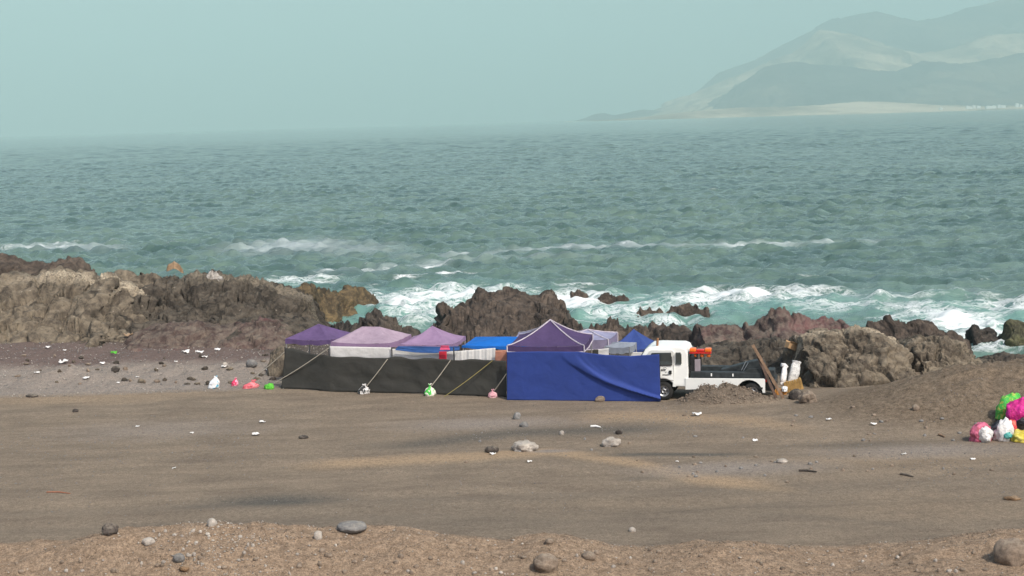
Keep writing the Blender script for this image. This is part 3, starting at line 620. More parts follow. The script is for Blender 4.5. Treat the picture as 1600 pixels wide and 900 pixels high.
# ------------------------------------------------------------------ cloth walls
def wall(name, label, cat, mat, bottom, top, n=60, m=14, wob=0.04, fr=1.2, seed=1, hem=0.03, belly=0.0, fold=None, poles=(), group=None, solid=0.006):
    """bottom / top: world points along the foot and the upper edge"""
    def along(pts, q):
        L_ = [0]
        for i in range(len(pts)-1): L_.append(L_[-1]+(pts[i+1]-pts[i]).length)
        s = q*L_[-1]
        for i in range(len(pts)-1):
            if s <= L_[i+1]+1e-9: return pts[i].lerp(pts[i+1], (s-L_[i])/max(1e-9, L_[i+1]-L_[i]))
        return pts[-1].copy()
    c0 = along(bottom, 0.5); t = thing(name, label, cat, tuple(c0), group)
    P = np.zeros((m+1, n+1, 3))
    for i in range(n+1):
        q = i/n; a = along(bottom, q); b = along(top, q)
        for j in range(m+1):
            r = j/m; P[j, i] = a.lerp(b, r)
    fl = P.reshape(-1, 3); qq = np.tile(np.linspace(0, 1, n+1), m+1); rr = np.repeat(np.linspace(0, 1, m+1), n+1)
    Lx = (bottom[-1]-bottom[0]).length
    nz = wob*(fbm(p2(qq*Lx*fr, rr*0.7), seed, 3)+0.6*ridged(p2(qq*Lx*fr*0.6+rr*1.1, rr*1.6), seed+5, 2))*np.sin(np.pi*np.clip(rr*0.9+0.05, 0, 1))
    nz -= belly*np.sin(np.pi*rr)
    if fold is not None: nz = nz+fold(qq, rr, Lx)
    fl[:, 1] += nz
    fl[:, 2] += np.where(rr == 0, hem*vnoise(p2(qq*Lx*2.1, rr), seed+8), 0)
    fl[:, 2] += np.where(rr == 1, hem*vnoise(p2(qq*Lx*1.7, rr+9), seed+9), 0)
    o = link(name.replace('wall', 'cloth') if 'wall' in name else 'cloth', npmesh(name, fl-np.array(c0), gridf(m+1, n+1)), mat, t, True)
    if solid: md = o.modifiers.new('thick', 'SOLIDIFY'); md.thickness = solid
    for (pt, h, r_) in poles:
        b = pt-c0; MB().tube([b, b+Vector((0, 0, h))], r_, 8).build('pole', M_poledark, t)
    return t
def gpt(px, py): q = onz(px, py); q.z = G(q.x, q.y); return q
n0, n1, n2_ = gpt(439, 608), gpt(516, 612), gpt(791, 621)
def up(p, px, py, dy=0.05): return aty(px, py, p.y+dy)
netb = [n0, gpt(480, 609.5), n1, gpt(620, 614.5), gpt(710, 618), n2_]
nett = [up(netb[0], 446, 543, 0.12), up(netb[1], 480, 551, 0.12), up(n1, 517, 556, 0.1), up(netb[3], 620, 559), up(netb[4], 710, 561), up(n2_, 791, 563)]
wall('net_wall', 'long dark grey shade-net wall along the left half of the camp', 'net wall', F_net, netb, nett, 200, 16, 0.07, 1.0, 3, 0.05,
     poles=[(q+Vector((0, 0.16, 0)), h, 0.022) for q, h in ((gpt(447, 607), 1.55), (gpt(516, 611), 1.6), (gpt(614, 613.5), 1.65), (gpt(711, 617), 1.7))])
t0, t1 = gpt(792, 624.5), gpt(1032, 628)
tarb = [t0, gpt(912, 626.5), t1]; tart = [up(t0, 792, 549.5, 0.02), up(tarb[1], 905, 549.5, 0.02), up(tarb[1], 945, 555.0, -0.2), up(t1, 985, 556.5, 0.2), up(t1, 1030, 553, 0.03)]
def drape(q, r, Lx):
    # folds hang from the middle of the upper edge and sweep down to the right-hand foot
    out = np.zeros_like(q)
    for k, (q0, a_, w_, c_) in enumerate(((0.40, 0.09, 0.030, 1.0), (0.44, 0.07, 0.022, 0.9), (0.36, 0.05, 0.020, 1.1), (0.49, 0.045, 0.022, 0.8), (0.54, 0.04, 0.03, 0.65))):
        path = q0+0.55*c_*(1-r)**1.9+0.13*(1-r)
        out -= a_*np.exp(-((q-path)/w_)**2)*np.sin(np.pi*np.clip(r*0.85+0.12, 0, 1))
    out += 0.05*np.exp(-((q-(0.56+0.5*(1-r)**2))/0.05)**2)*np.sin(np.pi*r)
    return out
wall('tarp_wall', 'royal blue tarp wall with sweeping folds under the dark purple canopy', 'tarp', F_tarp, tarb, tart, 200, 40, 0.018, 0.8, 5, 0.012, fold=drape,
     poles=[(gpt(796, 624)+Vector((0, 0.1, 0)), 1.65, 0.022), (gpt(1031, 627)+Vector((0.02, 0.06, 0)), 1.55, 0.02)])
def sheet(name, label, cat, mat, pts_b, pts_t, D, D2=None, **k):
    D2 = D2 or D; nb = len(pts_b); nt_ = len(pts_t)
    b = [aty(p[0], p[1], D+(D2-D)*i/max(1, nb-1)) for i, p in enumerate(pts_b)]; t = [aty(p[0], p[1], D+(D2-D)*i/max(1, nt_-1)) for i, p in enumerate(pts_t)]
    return wall(name, label, cat, mat, b, t, hem=k.pop('hem', 0.0), **k)
pl = lambda q, r, Lx: 0.010*np.sin(q*Lx*20)+0.005*np.sin(q*Lx*47)
sheet('white_sheet', 'plain white sheet hung beneath the pale mauve canopy', 'sheet', F_white, [(515, 572), (612, 574)], [(515, 541), (612, 543)], 53.75, 53.1, n=40, wob=0.05, seed=11)
sheet('white_sheet', 'white sheet with dark creases hung below the blue sheet', 'sheet', F_white, [(612, 574), (712, 576)], [(612, 545), (712, 549)], 53.1, 52.75, n=40, wob=0.07, seed=12)
sheet('blue_sheet', 'sagging blue sheet hung under the mauve pointed canopy', 'sheet', F_sheet, [(617, 547), (650, 551), (680, 552), (718, 547)], [(622, 541), (650, 541), (690, 542), (718, 541)], 52.85, 52.5, n=40, wob=0.04, seed=13)
sheet('pleated_curtain', 'pleated white curtain hung below the bright blue canopy', 'curtain', F_white, [(711, 578), (774, 579)], [(711, 549), (774, 543.5)], 52.75, 52.5, n=120, wob=0.02, seed=14, fold=pl)
sheet('salmon_cloth', 'salmon pink cloth beside the pleated curtain', 'cloth', F_salmon, [(773, 578), (793, 579)], [(774, 548), (793, 547)], 52.3, 52.2, n=20, wob=0.05, seed=15)
sheet('red_cloth', 'red cloth hanging in front of the white sheet', 'cloth', F_red, [(686, 572), (698, 572)], [(686, 549), (698, 549)], 52.45, 52.4, n=16, wob=0.06, seed=16)
sheet('pink_cloth', 'small pink cloth hanging over the blue sheet above the red cloth', 'cloth', F_pink, [(687, 547), (703, 547)], [(689, 540), (701, 540)], 52.15, 52.1, n=16, wob=0.05, seed=22)
sheet('white_cloth', 'white cloth hung in the gap below the grey-purple flap', 'cloth', F_white, [(934, 570), (951, 570)], [(934, 546), (951, 544)], 52.7, 52.6, n=24, wob=0.05, seed=17)
sheet('black_cloth', 'black cloth hung in the gap behind the blue tarp', 'cloth', F_net, [(927, 570), (935, 570)], [(927, 546), (935, 546)], 52.6, 52.6, n=10, wob=0.03, seed=18)
sheet('white_sheet', 'white sheet hung low under the blue pointed canopy', 'sheet', F_white, [(984, 570), (1018, 570)], [(984, 550), (1018, 551)], 54.2, 54.0, n=24, wob=0.04, seed=19)

# ------------------------------------------------------------------ soft lumps: bags, stones
def ico(sub):
    bm = bmesh.new(); bmesh.ops.create_icosphere(bm, subdivisions=sub, radius=1.0)
    v = np.array([q.co[:] for q in bm.verts]); f = np.array([[q.index for q in fc.verts] for fc in bm.faces]); bm.free(); return v, f
ICO = {k: ico(k) for k in (1, 2, 3, 4)}
def bag(name, label, loc, size, mat, seed, parts=(), cat='bag', tilt=0.0, pinch=True, group=None):
    """crumpled plastic bag with a gathered neck; size (w, d, h)"""
    v, f = ICO[4]; p = v.copy()
    cells(v*1.15+seed, seed); f1 = cells.tilt.copy(); cells(v*2.6+seed, seed+3); f2 = cells.tilt.copy()
    r = 1+0.20*ridged(v*0.9+seed, seed, 2, 0.5)+0.26*f1+0.13*f2+0.03*ridged(v*4+seed, seed+6, 2)
    p = v*r[:, None]; zz = p[:, 2]
    if pinch:
        k = sm(0.35, 1.0, zz); p[:, 0] *= 1-0.62*k; p[:, 1] *= 1-0.62*k; p[:, 2] += 0.18*k
    p[:, 2] = np.where(p[:, 2] < -0.55, -0.55+0.12*(p[:, 2]+0.55), p[:, 2])
    lo = p[:, 2].min(); p[:, 2] -= lo; p /= np.array((np.ptp(p[:, 0]), np.ptp(p[:, 1]), p[:, 2].max())); p *= np.array(size)
    if tilt: p[:, 0] += tilt*p[:, 2]
    t = thing(name, label, cat, (loc[0], loc[1], loc[2]-0.02), group)
    o = link('plastic_skin', npmesh(name, p, f), mat, t, False)
    if pinch:
        top = Vector((tilt*size[2], 0, size[2])); mb = MB()
        for s in (-1, 1):
            mb.tube([top*0.93, top+Vector((s*0.10*size[0], 0.02, 0.02)), top+Vector((s*0.16*size[0]+0.04*size[0], 0.0, 0.05*size[2]))], [0.07*size[0], 0.06*size[0], 0.02*size[0]], 6)
        mb.build('tied_handle', mat, t, True)
    for (off, sz, mt, sd) in parts:
        cells(v*1.7+sd, sd)
        q = v*(1+0.15*ridged(v*1.2+sd, sd, 2)+0.25*cells.tilt)[:, None]*np.array(sz)*0.5+np.array(off)
        link('bulge', npmesh('bulge', q, f), mt, t, False)
    return t
def stone(name, label, loc, size, mat, seed, group=None, rot=0.0, sub=3, cat='stone', sink=0.3, rough=0.16):
    v, f = ICO[sub]
    cv, ce = cells(v*1.3+seed*3.7, seed)
    r = 1+rough*fbm(v*1.4+seed, seed, 4, 0.6)+rough*0.9*cv*0.6-0.06*np.exp(-ce*8)
    p = v*r[:, None]*np.array(size)*0.5
    c, s = math.cos(rot), math.sin(rot); x, y = p[:, 0].copy(), p[:, 1].copy(); p[:, 0], p[:, 1] = c*x-s*y, s*x+c*y
    p[:, 2] += size[2]*(0.5-sink)
    o = link(name, npmesh(name, p, f), mat); o.location = loc
    return tag(o, label, cat, group)
P_green = patchy('plastic_green', [(0.05, 0.42, 0.06), (0.10, 0.55, 0.07), (0.45, 0.55, 0.10)])
P_mag = patchy('plastic_magenta', [(0.55, 0.01, 0.20), (0.72, 0.02, 0.30)], 4)
P_white = patchy('plastic_white', [(0.70, 0.68, 0.66), (0.82, 0.80, 0.78)], 5)
P_pink = patchy('plastic_pink', [(0.62, 0.14, 0.24), (0.50, 0.10, 0.16)], 5)
P_palepink = patchy('plastic_pale_pink', [(0.66, 0.33, 0.37), (0.75, 0.48, 0.50)], 5)
P_red = patchy('plastic_red', [(0.60, 0.05, 0.05), (0.72, 0.16, 0.12)], 5)
P_yel = patchy('plastic_yellow', [(0.62, 0.50, 0.05), (0.72, 0.62, 0.15)], 5)
P_black = patchy('plastic_black', [(0.02, 0.02, 0.025), (0.06, 0.06, 0.07)], 5, 0.3)
P_teal = patchy('plastic_teal', [(0.04, 0.30, 0.28), (0.10, 0.42, 0.38)], 5)
P_bw = patchy('plastic_black_white', [(0.03, 0.03, 0.03), (0.72, 0.70, 0.68), (0.04, 0.04, 0.04)], 5)
P_gw = patchy('plastic_green_white', [(0.06, 0.50, 0.06), (0.74, 0.70, 0.62), (0.10, 0.48, 0.08)], 4)
P_wb = patchy('plastic_white_blue', [(0.76, 0.78, 0.80), (0.80, 0.80, 0.80), (0.10, 0.45, 0.65)], 5)
P_grn2 = patchy('plastic_leaf_green', [(0.09, 0.46, 0.03), (0.13, 0.55, 0.05)], 5)
P_hot = patchy('plastic_hot_pink', [(0.75, 0.03, 0.12), (0.85, 0.35, 0.45)], 6)
P_coral = patchy('plastic_coral', [(0.72, 0.13, 0.16), (0.80, 0.24, 0.26)], 5)

# bags on the right
B = lambda px, py: place(px, py)
q = B(1533, 689); bag('rubbish_bag', 'white and pink rubbish bag at the left of the bag heap', q, (0.70, 0.55, 0.60), P_pink, 3, [((0.06, -0.17, 0.25), (0.42, 0.34, 0.46), P_white, 4)], pinch=False)
q = B(1565, 688); bag('rubbish_bag', 'white and black rubbish bag with a teal patch in the bag heap', q, (0.58, 0.5, 0.70), P_white, 5, [((0.10, -0.22, 0.20), (0.24, 0.2, 0.18), P_teal, 6), ((0.02, 0.10, 0.30), (0.64, 0.4, 0.50), P_black, 7)], pinch=False, tilt=0.15)
q = B(1584, 686); bag('rubbish_bag', 'small red rubbish bag squeezed beside the white and black bag', q+Vector((0, 0.25, 0)), (0.36, 0.4, 0.56), P_red, 8, pinch=False)
q = B(1600, 689); bag('rubbish_bag', 'yellow rubbish bag at the foot of the magenta bag', q, (0.85, 0.6, 0.36), P_yel, 9, pinch=False)
q = B(1573, 655); bag('rubbish_bag', 'green rubbish bag on top of the bag heap', q, (0.80, 0.6, 0.84), P_green, 12, tilt=0.15, pinch=False)
q = B(1598, 676); q.y += 0.15; q.z = G(q.x, q.y)+0.24; bag('rubbish_bag', 'big magenta rubbish bag resting on the yellow bag', q, (0.95, 0.7, 0.80), P_mag, 14, [((-0.02, -0.27, 0.10), (0.36, 0.22, 0.24), P_black, 15)], pinch=False)
# bags and litter by the camp
q = B(333, 606); bag('plastic_bag', 'white and blue plastic bag on the beach edge', q, (0.42, 0.3, 0.44), P_wb, 21, tilt=0.25)
q = B(366, 603); bag('plastic_bag', 'hot pink plastic bag on the beach edge', q, (0.28, 0.25, 0.30), P_hot, 22, tilt=0.2)
q = B(390, 607); bag('plastic_bag', 'long coral red plastic bag tied to the guy rope', q, (0.62, 0.3, 0.30), P_coral, 23, tilt=0.5)
q = B(421, 608); bag('plastic_bag', 'leaf green plastic bag beside the dark net', q, (0.40, 0.3, 0.24), P_grn2, 24, pinch=False)
q = B(569, 615); bag('weight_bag', 'black and white weight bag at the foot of a guy rope', q, (0.46, 0.32, 0.34), P_bw, 25)
q = B(672, 618); bag('weight_bag', 'green and white weight bag at the foot of a guy rope', q, (0.44, 0.32, 0.42), P_gw, 26)
q = B(770, 621); bag('weight_bag', 'pale pink weight bag beside the blue tarp', q, (0.36, 0.3, 0.28), P_palepink, 27)

def rope(label, a, b, sag=0.05, mat=M_rope, r=0.017):
    a = a-Vector((0, 0.16, 0)); b = b-Vector((0, 0.14, 0))
    pts = [a.lerp(b, k/10)-Vector((0, 0, sag*math.sin(math.pi*k/10))) for k in range(11)]
    c = b.copy(); o = MB().tube([p-c for p in pts], r, 6).build('guy_rope', mat); o.location = c
    return tag(o, label, 'rope')
rope('pale guy rope from the purple canopy corner to the coral bag', aty(454, 541, 54.9), place(393, 600)+Vector((0, 0, .18)))
rope('long pale guy rope crossing the left end of the dark net', aty(514, 543, 53.6), place(424, 604)+Vector((0, -0.1, .08)))
rope('guy rope running down to the black and white weight bag', aty(606, 560, 52.9), place(573, 613)+Vector((0, 0, .22)), 0.02)
rope('guy rope running down to the green and white weight bag', aty(704, 562, 52.2), place(674, 616)+Vector((0, 0, .30)), 0.02)
M_yrope = simple('rope_olive', (0.26, 0.22, 0.08), 0.9)
rope('thin olive guy rope slanting across the dark net', aty(770, 562, 51.65), place(694, 621)+Vector((0, 0, .04)), 0.03, M_yrope, 0.014)
rope('short guy rope running down to the pale pink weight bag', aty(791, 583, 51.1), place(772, 620)+Vector((0, 0, .22)), 0.01)

# ------------------------------------------------------------------ truck
W_paint = simple('paint_white', (0.80, 0.80, 0.76), 0.35, var=0.05, scale=2, spec=0.5)
M_glass = simple('glass_dark', (0.05, 0.06, 0.06), 0.08, var=0.2, spec=0.6)
M_rubber = simple('rubber', (0.022, 0.021, 0.020), 0.85, var=0.3)
M_rim = simple('rim_steel', (0.45, 0.45, 0.45), 0.35, 0.7)
M_black = simple('black_plastic', (0.02, 0.02, 0.021), 0.5)
M_deck = simple('deck_steel', (0.040, 0.046, 0.048), 0.6, 0.3, var=0.4)
M_amber = simple('amber_lens', (0.80, 0.16, 0.015), 0.2, spec=0.6)
M_redl = simple('red_lens', (0.55, 0.02, 0.015), 0.2, spec=0.6)
M_mauvep = simple('mauve_panel', (0.28, 0.24, 0.26), 0.7)
M_seam = simple('panel_gap', (0.10, 0.10, 0.095), 0.8)
tp = onz(1037, 626.5); PH = R(-14)
TR = thing('tow_truck', 'white tow truck with an amber light bar and dark deck beside the blue tarp', 'truck', (tp.x, tp.y+0.05, 0.0), None, PH)
def arch(cx, cz, r, a0, a1, n=10): return [(cx+r*math.cos(R(a0+(a1-a0)*k/n)), cz+r*math.sin(R(a0+(a1-a0)*k/n))) for k in range(n+1)]
ins = lambda z: 0.11*max(0.0, (z-1.12)/0.75)
cabp = [(-1.05, 0.50), (-1.09, 0.95), (-0.98, 1.13), (-0.62, 1.76), (-0.50, 1.84), (-0.2, 1.87), (0.60, 1.86), (0.76, 1.80), (0.84, 1.62), (0.86, 0.60), (0.80, 0.50)]+arch(0, 0.33, 0.43, 24, 156)
cab = MB().prism(cabp, 0, 1.68, ins).build('cab', W_paint, TR, False, 0.035)
door = MB().prism([(-0.72, 0.80), (-0.74, 1.14), (-0.46, 1.72), (-0.38, 1.76), (0.33, 1.76), (0.36, 1.70), (0.37, 0.53), (0.35, 0.51)]+arch(0, 0.33, 0.46, 22, 100, 8), -0.012, 0.10, ins).build('door', W_paint, TR, False, 0.01)
MB().prism([(-0.60, 1.22), (-0.38, 1.66), (0.29, 1.68), (0.30, 1.24)], -0.022, 0.05, ins).build('window', M_glass, door)
fr = MB()
for a, b in (((-0.60, 1.22), (-0.38, 1.66)), ((-0.38, 1.66), (0.29, 1.68)), ((0.29, 1.68), (0.30, 1.24)), ((0.30, 1.24), (-0.60, 1.22))):
    fr.tube([(a[0], -0.020+ins(a[1]), a[1]), (b[0], -0.020+ins(b[1]), b[1])], 0.017, 6)
fr.build('window_seal', M_black, door)
MB().box((0.20, -0.036, 0.93), (0.30, -0.006, 1.06)).build('handle', M_black, door, False, 0.01)
MB().tube([(-0.7, -0.016, 0.72), (0.36, -0.016, 0.72)], 0.006, 6).build('crease', M_seam, door)
# door lettering: small dark marks, too faint to read, with an arc over them
mk = MB()
for i, (x, w_) in enumerate(((-0.06, 0.045), (0.0, 0.03), (0.045, 0.04))): mk.box((x, -0.0155, 1.045), (x+w_, -0.0128, 1.105)); mk.box((x+w_*0.3, -0.0165, 1.06), (x+w_*0.7, -0.0156, 1.09))
for k in range(9): mk.box((-0.02+k*0.024, -0.0155, 0.885), (-0.02+k*0.024+0.017, -0.0128, 0.918+0.01*(k % 2)))
mk.box((0.085, -0.0155, 0.99), (0.125, -0.0128, 1.015))
mk.build('door_lettering', simple('lettering_dark', (0.06, 0.06, 0.06), 0.6), door)
ar = MB(); ar.tube([(0.06+0.07*math.cos(R(a)), -0.0135, 1.10+0.06*math.sin(R(a))) for a in range(10, 150, 14)], 0.006, 5); ar.build('door_emblem', M_seam, door)
MB().prism([(0.43, 1.27), (0.45, 1.68), (0.60, 1.68), (0.64, 1.60), (0.64, 1.30), (0.61, 1.26)], -0.010, 0.05, ins).build('quarter_window', M_glass, TR, False, 0.012)
MB().box((0.855, 0.18, 1.18), (0.885, 1.50, 1.68)).build('rear_window', M_glass, TR)
MB().poly([(-0.985, 0.16, 1.16), (-0.985, 1.52, 1.16), (-0.645, 1.44, 1.74), (-0.645, 0.24, 1.74)]).build('windscreen', M_glass, TR, solid=0.02)
MB().box((-1.14, 0.02, 0.42), (-1.0, 1.66, 0.66)).build('front_bumper', M_black, TR, False, 0.03)
mir = MB().box((-0.78, -0.22, 1.2), (-0.70, -0.05, 1.5)).build('mirror', M_black, TR, False, 0.02)
MB().tube([(-0.72, -0.1, 1.3), (-0.70, 0.03, 1.3)], 0.015, 6).build('mirror_arm', M_black, mir)
def wheel(x, y, r=0.33, wd=0.20, s=1):
    wn_ = MB().lathe([(r*0.60, 0.0), (r*0.80, -0.005), (r*0.94, 0.02), (r, 0.05), (r, wd-0.05), (r*0.94, wd-0.02), (r*0.80, wd+0.005), (r*0.60, wd)], (0, 0, 0), 'Y', 28).build('tyre', M_rubber, None, True)
    wo = thing('wheel', None, None); wo.parent = TR; wo.location = (x, y, r); wn_.parent = wo
    rim = MB().lathe([(0.02, 0.05), (r*0.16, 0.045), (r*0.20, 0.02), (r*0.22, 0.06), (r*0.42, 0.075), (r*0.52, 0.03), (r*0.62, 0.015), (r*0.64, 0.03)], (0, 0, 0), 'Y', 28).build('rim', M_rim, wo, True)
    if s < 0: rim.rotation_euler = (0, 0, math.pi); rim.location = (0, wd, 0)
    hb = MB()
    for k in range(6):
        a = k*math.pi/3; hb.box((math.cos(a)*r*0.33-0.022, 0.052, math.sin(a)*r*0.33-0.022), (math.cos(a)*r*0.33+0.022, 0.062, math.sin(a)*r*0.33+0.022))
    hb.build('rim_hole', M_black, wo)
    return wo
for y, s in ((0.02, 1), (1.46, -1)):
    wheel(0.0, y, s=s); wheel(3.03, y, s=s)
ch = MB(); ch.box((-0.9, 0.45, 0.42), (3.5, 0.55, 0.56)); ch.box((-0.9, 1.13, 0.42), (3.5, 1.23, 0.56))
ch.box((2.9, 0.2, 0.27), (3.14, 1.5, 0.40)); ch.build('chassis', M_black, TR)
MB().box((0.95, 0.10, 0.36), (1.6, 0.42, 0.60)).build('fuel_tank', M_black, TR, False, 0.03)
sp = [(0.76, 0.40), (0.76, 0.80), (3.42, 0.82), (3.46, 0.78), (3.46, 0.34), (3.32, 0.33)]
side = sp[:5]+[(3.46, 0.34), (3.38, 0.33)]+[(p[0], p[1]) for p in arch(2.93, 0.33, 0.44, 8, 172) if p[1] > 0.40]+[(2.4, 0.44), (1.3, 0.42)]
for y0, y1 in ((-0.02, 0.03), (1.65, 1.70)):
    pn = MB().prism(side, y0, y1).build('bed_side_panel', W_paint, TR, False, 0.008)
    yy = y0-0.012 if y0 < 0.5 else y1-0.004
    MB().box((3.25, yy, 0.46), (3.38, yy+0.016, 0.53)).build('marker_lamp', M_black, pn)
MB().box((0.80, 0.04, 0.74), (3.42, 1.64, 0.80)).build('bed_floor', M_deck, TR)
MB().box((0.92, 0.10, 0.80), (3.36, 0.40, 1.00)).build('deck_rail', M_deck, TR, False, 0.02)
MB().box((0.92, 1.28, 0.80), (3.36, 1.58, 1.00)).build('deck_rail', M_deck, TR, False, 0.02)
for x in (1.62, 2.35):
    MB().box((x, 0.085, 0.86), (x+0.045, 0.10, 0.96)).build('tie_ring', W_paint, TR, False, 0.008)
MB().box((0.90, 0.25, 0.80), (1.05, 1.43, 1.50)).build('headboard', M_black, TR, False, 0.02)
MB().box((1.06, 0.22, 1.0), (1.24, 0.42, 1.40)).build('tool_panel', M_mauvep, TR, False, 0.01)
for y in (0.35, 1.33):
    MB().tube([(1.14, y, 0.8), (1.14, y, 1.62)], 0.035, 8).build('light_post', M_black, TR)
lb = MB().box((0.88, 0.28, 1.60), (1.62, 0.52, 1.66)).build('light_bar', M_redl, TR, False, 0.01)
for x0, x1 in ((0.88, 1.10), (1.40, 1.62)): MB().box((x0, 0.26, 1.66), (x1, 0.54, 1.79)).build('amber_lamp', M_amber, lb, False, 0.035)
MB().box((1.11, 0.28, 1.66), (1.39, 0.52, 1.75)).build('red_lamp', M_redl, lb, False, 0.03)
for x in (1.08, 1.30, 1.52): MB().lathe([(0.0, 0.0), (0.06, 0.0), (0.07, 0.04), (0.05, 0.10), (0.0, 0.10)], (x, 0.40, 1.48), 'Z', 12).build('work_lamp', M_amber, lb, True)
bo = MB(); bo.prism([(1.9, 1.0), (2.95, 1.30), (3.30, 1.36), (3.42, 1.20), (3.42, 0.92), (2.0, 0.84)], 0.62, 1.05).build('tow_boom', M_deck, TR, False, 0.03)
MB().tube([(2.62, 0.58, 1.0), (2.78, 0.58, 1.32)], 0.016, 6).build('boom_rod', M_rim, TR)
MB().tube([(2.70, 0.50, 1.0), (2.86, 0.50, 1.28)], 0.012, 6).build('boom_rod', M_rim, TR)
MB().prism([(2.5, 0.82), (2.9, 1.12), (3.42, 1.16), (3.50, 0.82)], 0.12, 0.18).build('boom_side_plate', M_deck, TR)
MB().box((3.46, 0.10, 0.38), (3.78, 1.58, 0.68)).build('rear_bumper', M_black, TR, False, 0.03)
for y in (0.02, 1.50): MB().box((3.465, y, 0.70), (3.52, y+0.16, 0.80)).build('tail_lamp', M_redl, TR, False, 0.01)
MB().box((3.48, 0.8, 0.70), (3.72, 1.4, 0.98)).build('winch', M_deck, TR, False, 0.03)
MB().tube([(0.0, 0.85, 0.33), (0.0, 0.2, 0.33)], 0.05, 8).build('axle', M_black, TR)

# ------------------------------------------------------------------ things around the truck
def pole_thing(name, label, a, b, r0, r1, mat, cat):
    pts = [a.lerp(b, k/6)+Vector((0.012*math.sin(k*2.3), 0, 0.01*math.cos(k*1.7))) for k in range(7)]
    mb = MB().tube([p-a for p in pts], [r0+(r1-r0)*k/6 for k in range(7)], 8); o = mb.build(name, mat); o.location = a
    return tag(o, label, cat)
q = gpt(1030.5, 626); pole_thing('wooden_post', 'upright brown wooden post at the right edge of the blue tarp', q+Vector((0.02, 0.30, -0.05)), aty(1027, 528, q.y+0.30), 0.05, 0.042, simple('post_wood', (0.30, 0.15, 0.075), 0.8, var=0.3), 'post')
q = aty(1008, 545, 57.5); pole_thing('wooden_post', 'thin wooden stake behind the blue pointed canopy', Vector((q.x, 57.5, G(q.x, 57.5)-0.1)), aty(1007, 517, 57.5), 0.03, 0.02, M_wood, 'post')
def plank(label, a, b, wd, th, mat):
    d = (b-a).normalized(); s = d.cross(Vector((0, -1, 0.2))).normalized(); n_ = s.cross(d); mb = MB(); n = 10; L_ = (b-a).length
    for k in range(n+1):
        c = d*(L_*k/n)+n_*0.012*math.sin(k*1.1); w2 = wd/2*(1+0.15*math.sin(k*2.7))
        mb.v += [tuple(c+s*w2+n_*th/2), tuple(c-s*w2+n_*th/2), tuple(c-s*w2-n_*th/2), tuple(c+s*w2-n_*th/2)]
    for k in range(n):
        for e in range(4): mb.f.append((k*4+e, k*4+(e+1) % 4, k*4+4+(e+1) % 4, k*4+4+e))
    mb.f += [(0, 3, 2, 1), tuple(n*4+e for e in range(4))]
    o = mb.build('plank', mat); o.location = a; return tag(o, label, 'plank')
q = gpt(1219, 619); plank('longest weathered plank leaning up behind the truck', gpt(1224, 628), aty(1176, 539, 49.15), 0.10, 0.05, M_wood)
plank('shorter dark plank leaning beside the longest plank', gpt(1213, 630), aty(1184, 556, 49.2), 0.09, 0.05, simple('dark_wood', (0.10, 0.065, 0.05), 0.9, var=0.4))
M_sack = patchy('woven_sack', [(0.50, 0.49, 0.47), (0.62, 0.61, 0.58), (0.42, 0.41, 0.40)], 9, 0.8)
def sack(label, foot, head, wd, dp, mat, seed, folded):
    a, b = foot, head; d = b-a; Lz = d.length; z = d.normalized(); x = Vector((1, 0, 0)); x = (x-z*x.dot(z)).normalized(); y = z.cross(x)
    t = thing('sack', label, 'sack', tuple(a)); n, m = 28, 24; V = []
    for j in range(m+1):
        r = j/m; wq = wd/2*(0.80+0.22*math.sin(math.pi*min(1, r*1.05))); dq = dp/2*(0.35+0.75*math.sin(math.pi*min(0.93, 0.05+r)))
        for k in range(n):
            an = 2*math.pi*k/n; cx, cy = math.cos(an), math.sin(an)
            sx, sy = math.copysign(abs(cx)**0.6, cx), math.copysign(abs(cy)**0.7, cy)
            V.append(x*sx*wq+y*sy*dq+z*(r*Lz))
    arrv = np.array([tuple(v_) for v_ in V]); arrv += 0.035*np.stack([ridged(arrv*5, seed+i, 3) for i in range(3)], 1)*0.8
    mb = MB(); mb.v = [tuple(v_) for v_ in arrv]
    for j in range(m):
        for k in range(n): mb.f.append((j*n+k, j*n+(k+1) % n, (j+1)*n+(k+1) % n, (j+1)*n+k))
    mb.f.append(tuple(range(n))[::-1]); mb.f.append(tuple(m*n+k for k in range(n)))
    mb.build('sack_body', mat, t, True)
    hd = MB(); c = z*Lz
    if folded: hd.tube([c-x*wd*0.58, c+y*0.03, c+x*wd*0.58-z*0.06], [0.07, 0.085, 0.05], 10)
    else: hd.tube([c-x*wd*0.46-z*0.02, c, c+x*wd*0.46-z*0.02], 0.035, 8)
    hd.build('folded_top' if folded else 'hem', mat, t, True)
rb = gpt(1240, 622)
sack('narrow white sack with a folded-over top standing behind the planks', aty(1222, 602, rb.y+0.7), aty(1226, 571, rb.y+0.9), 0.20, 0.2, P_white, 3, True)
sack('wide grey-white woven sack leaning on the right of the narrow sack', aty(1237, 599, rb.y+0.7), aty(1245, 565, rb.y+0.95), 0.34, 0.24, M_sack, 6, False)
M_crate = simple('crate_wood', (0.36, 0.22, 0.075), 0.8, var=0.35)
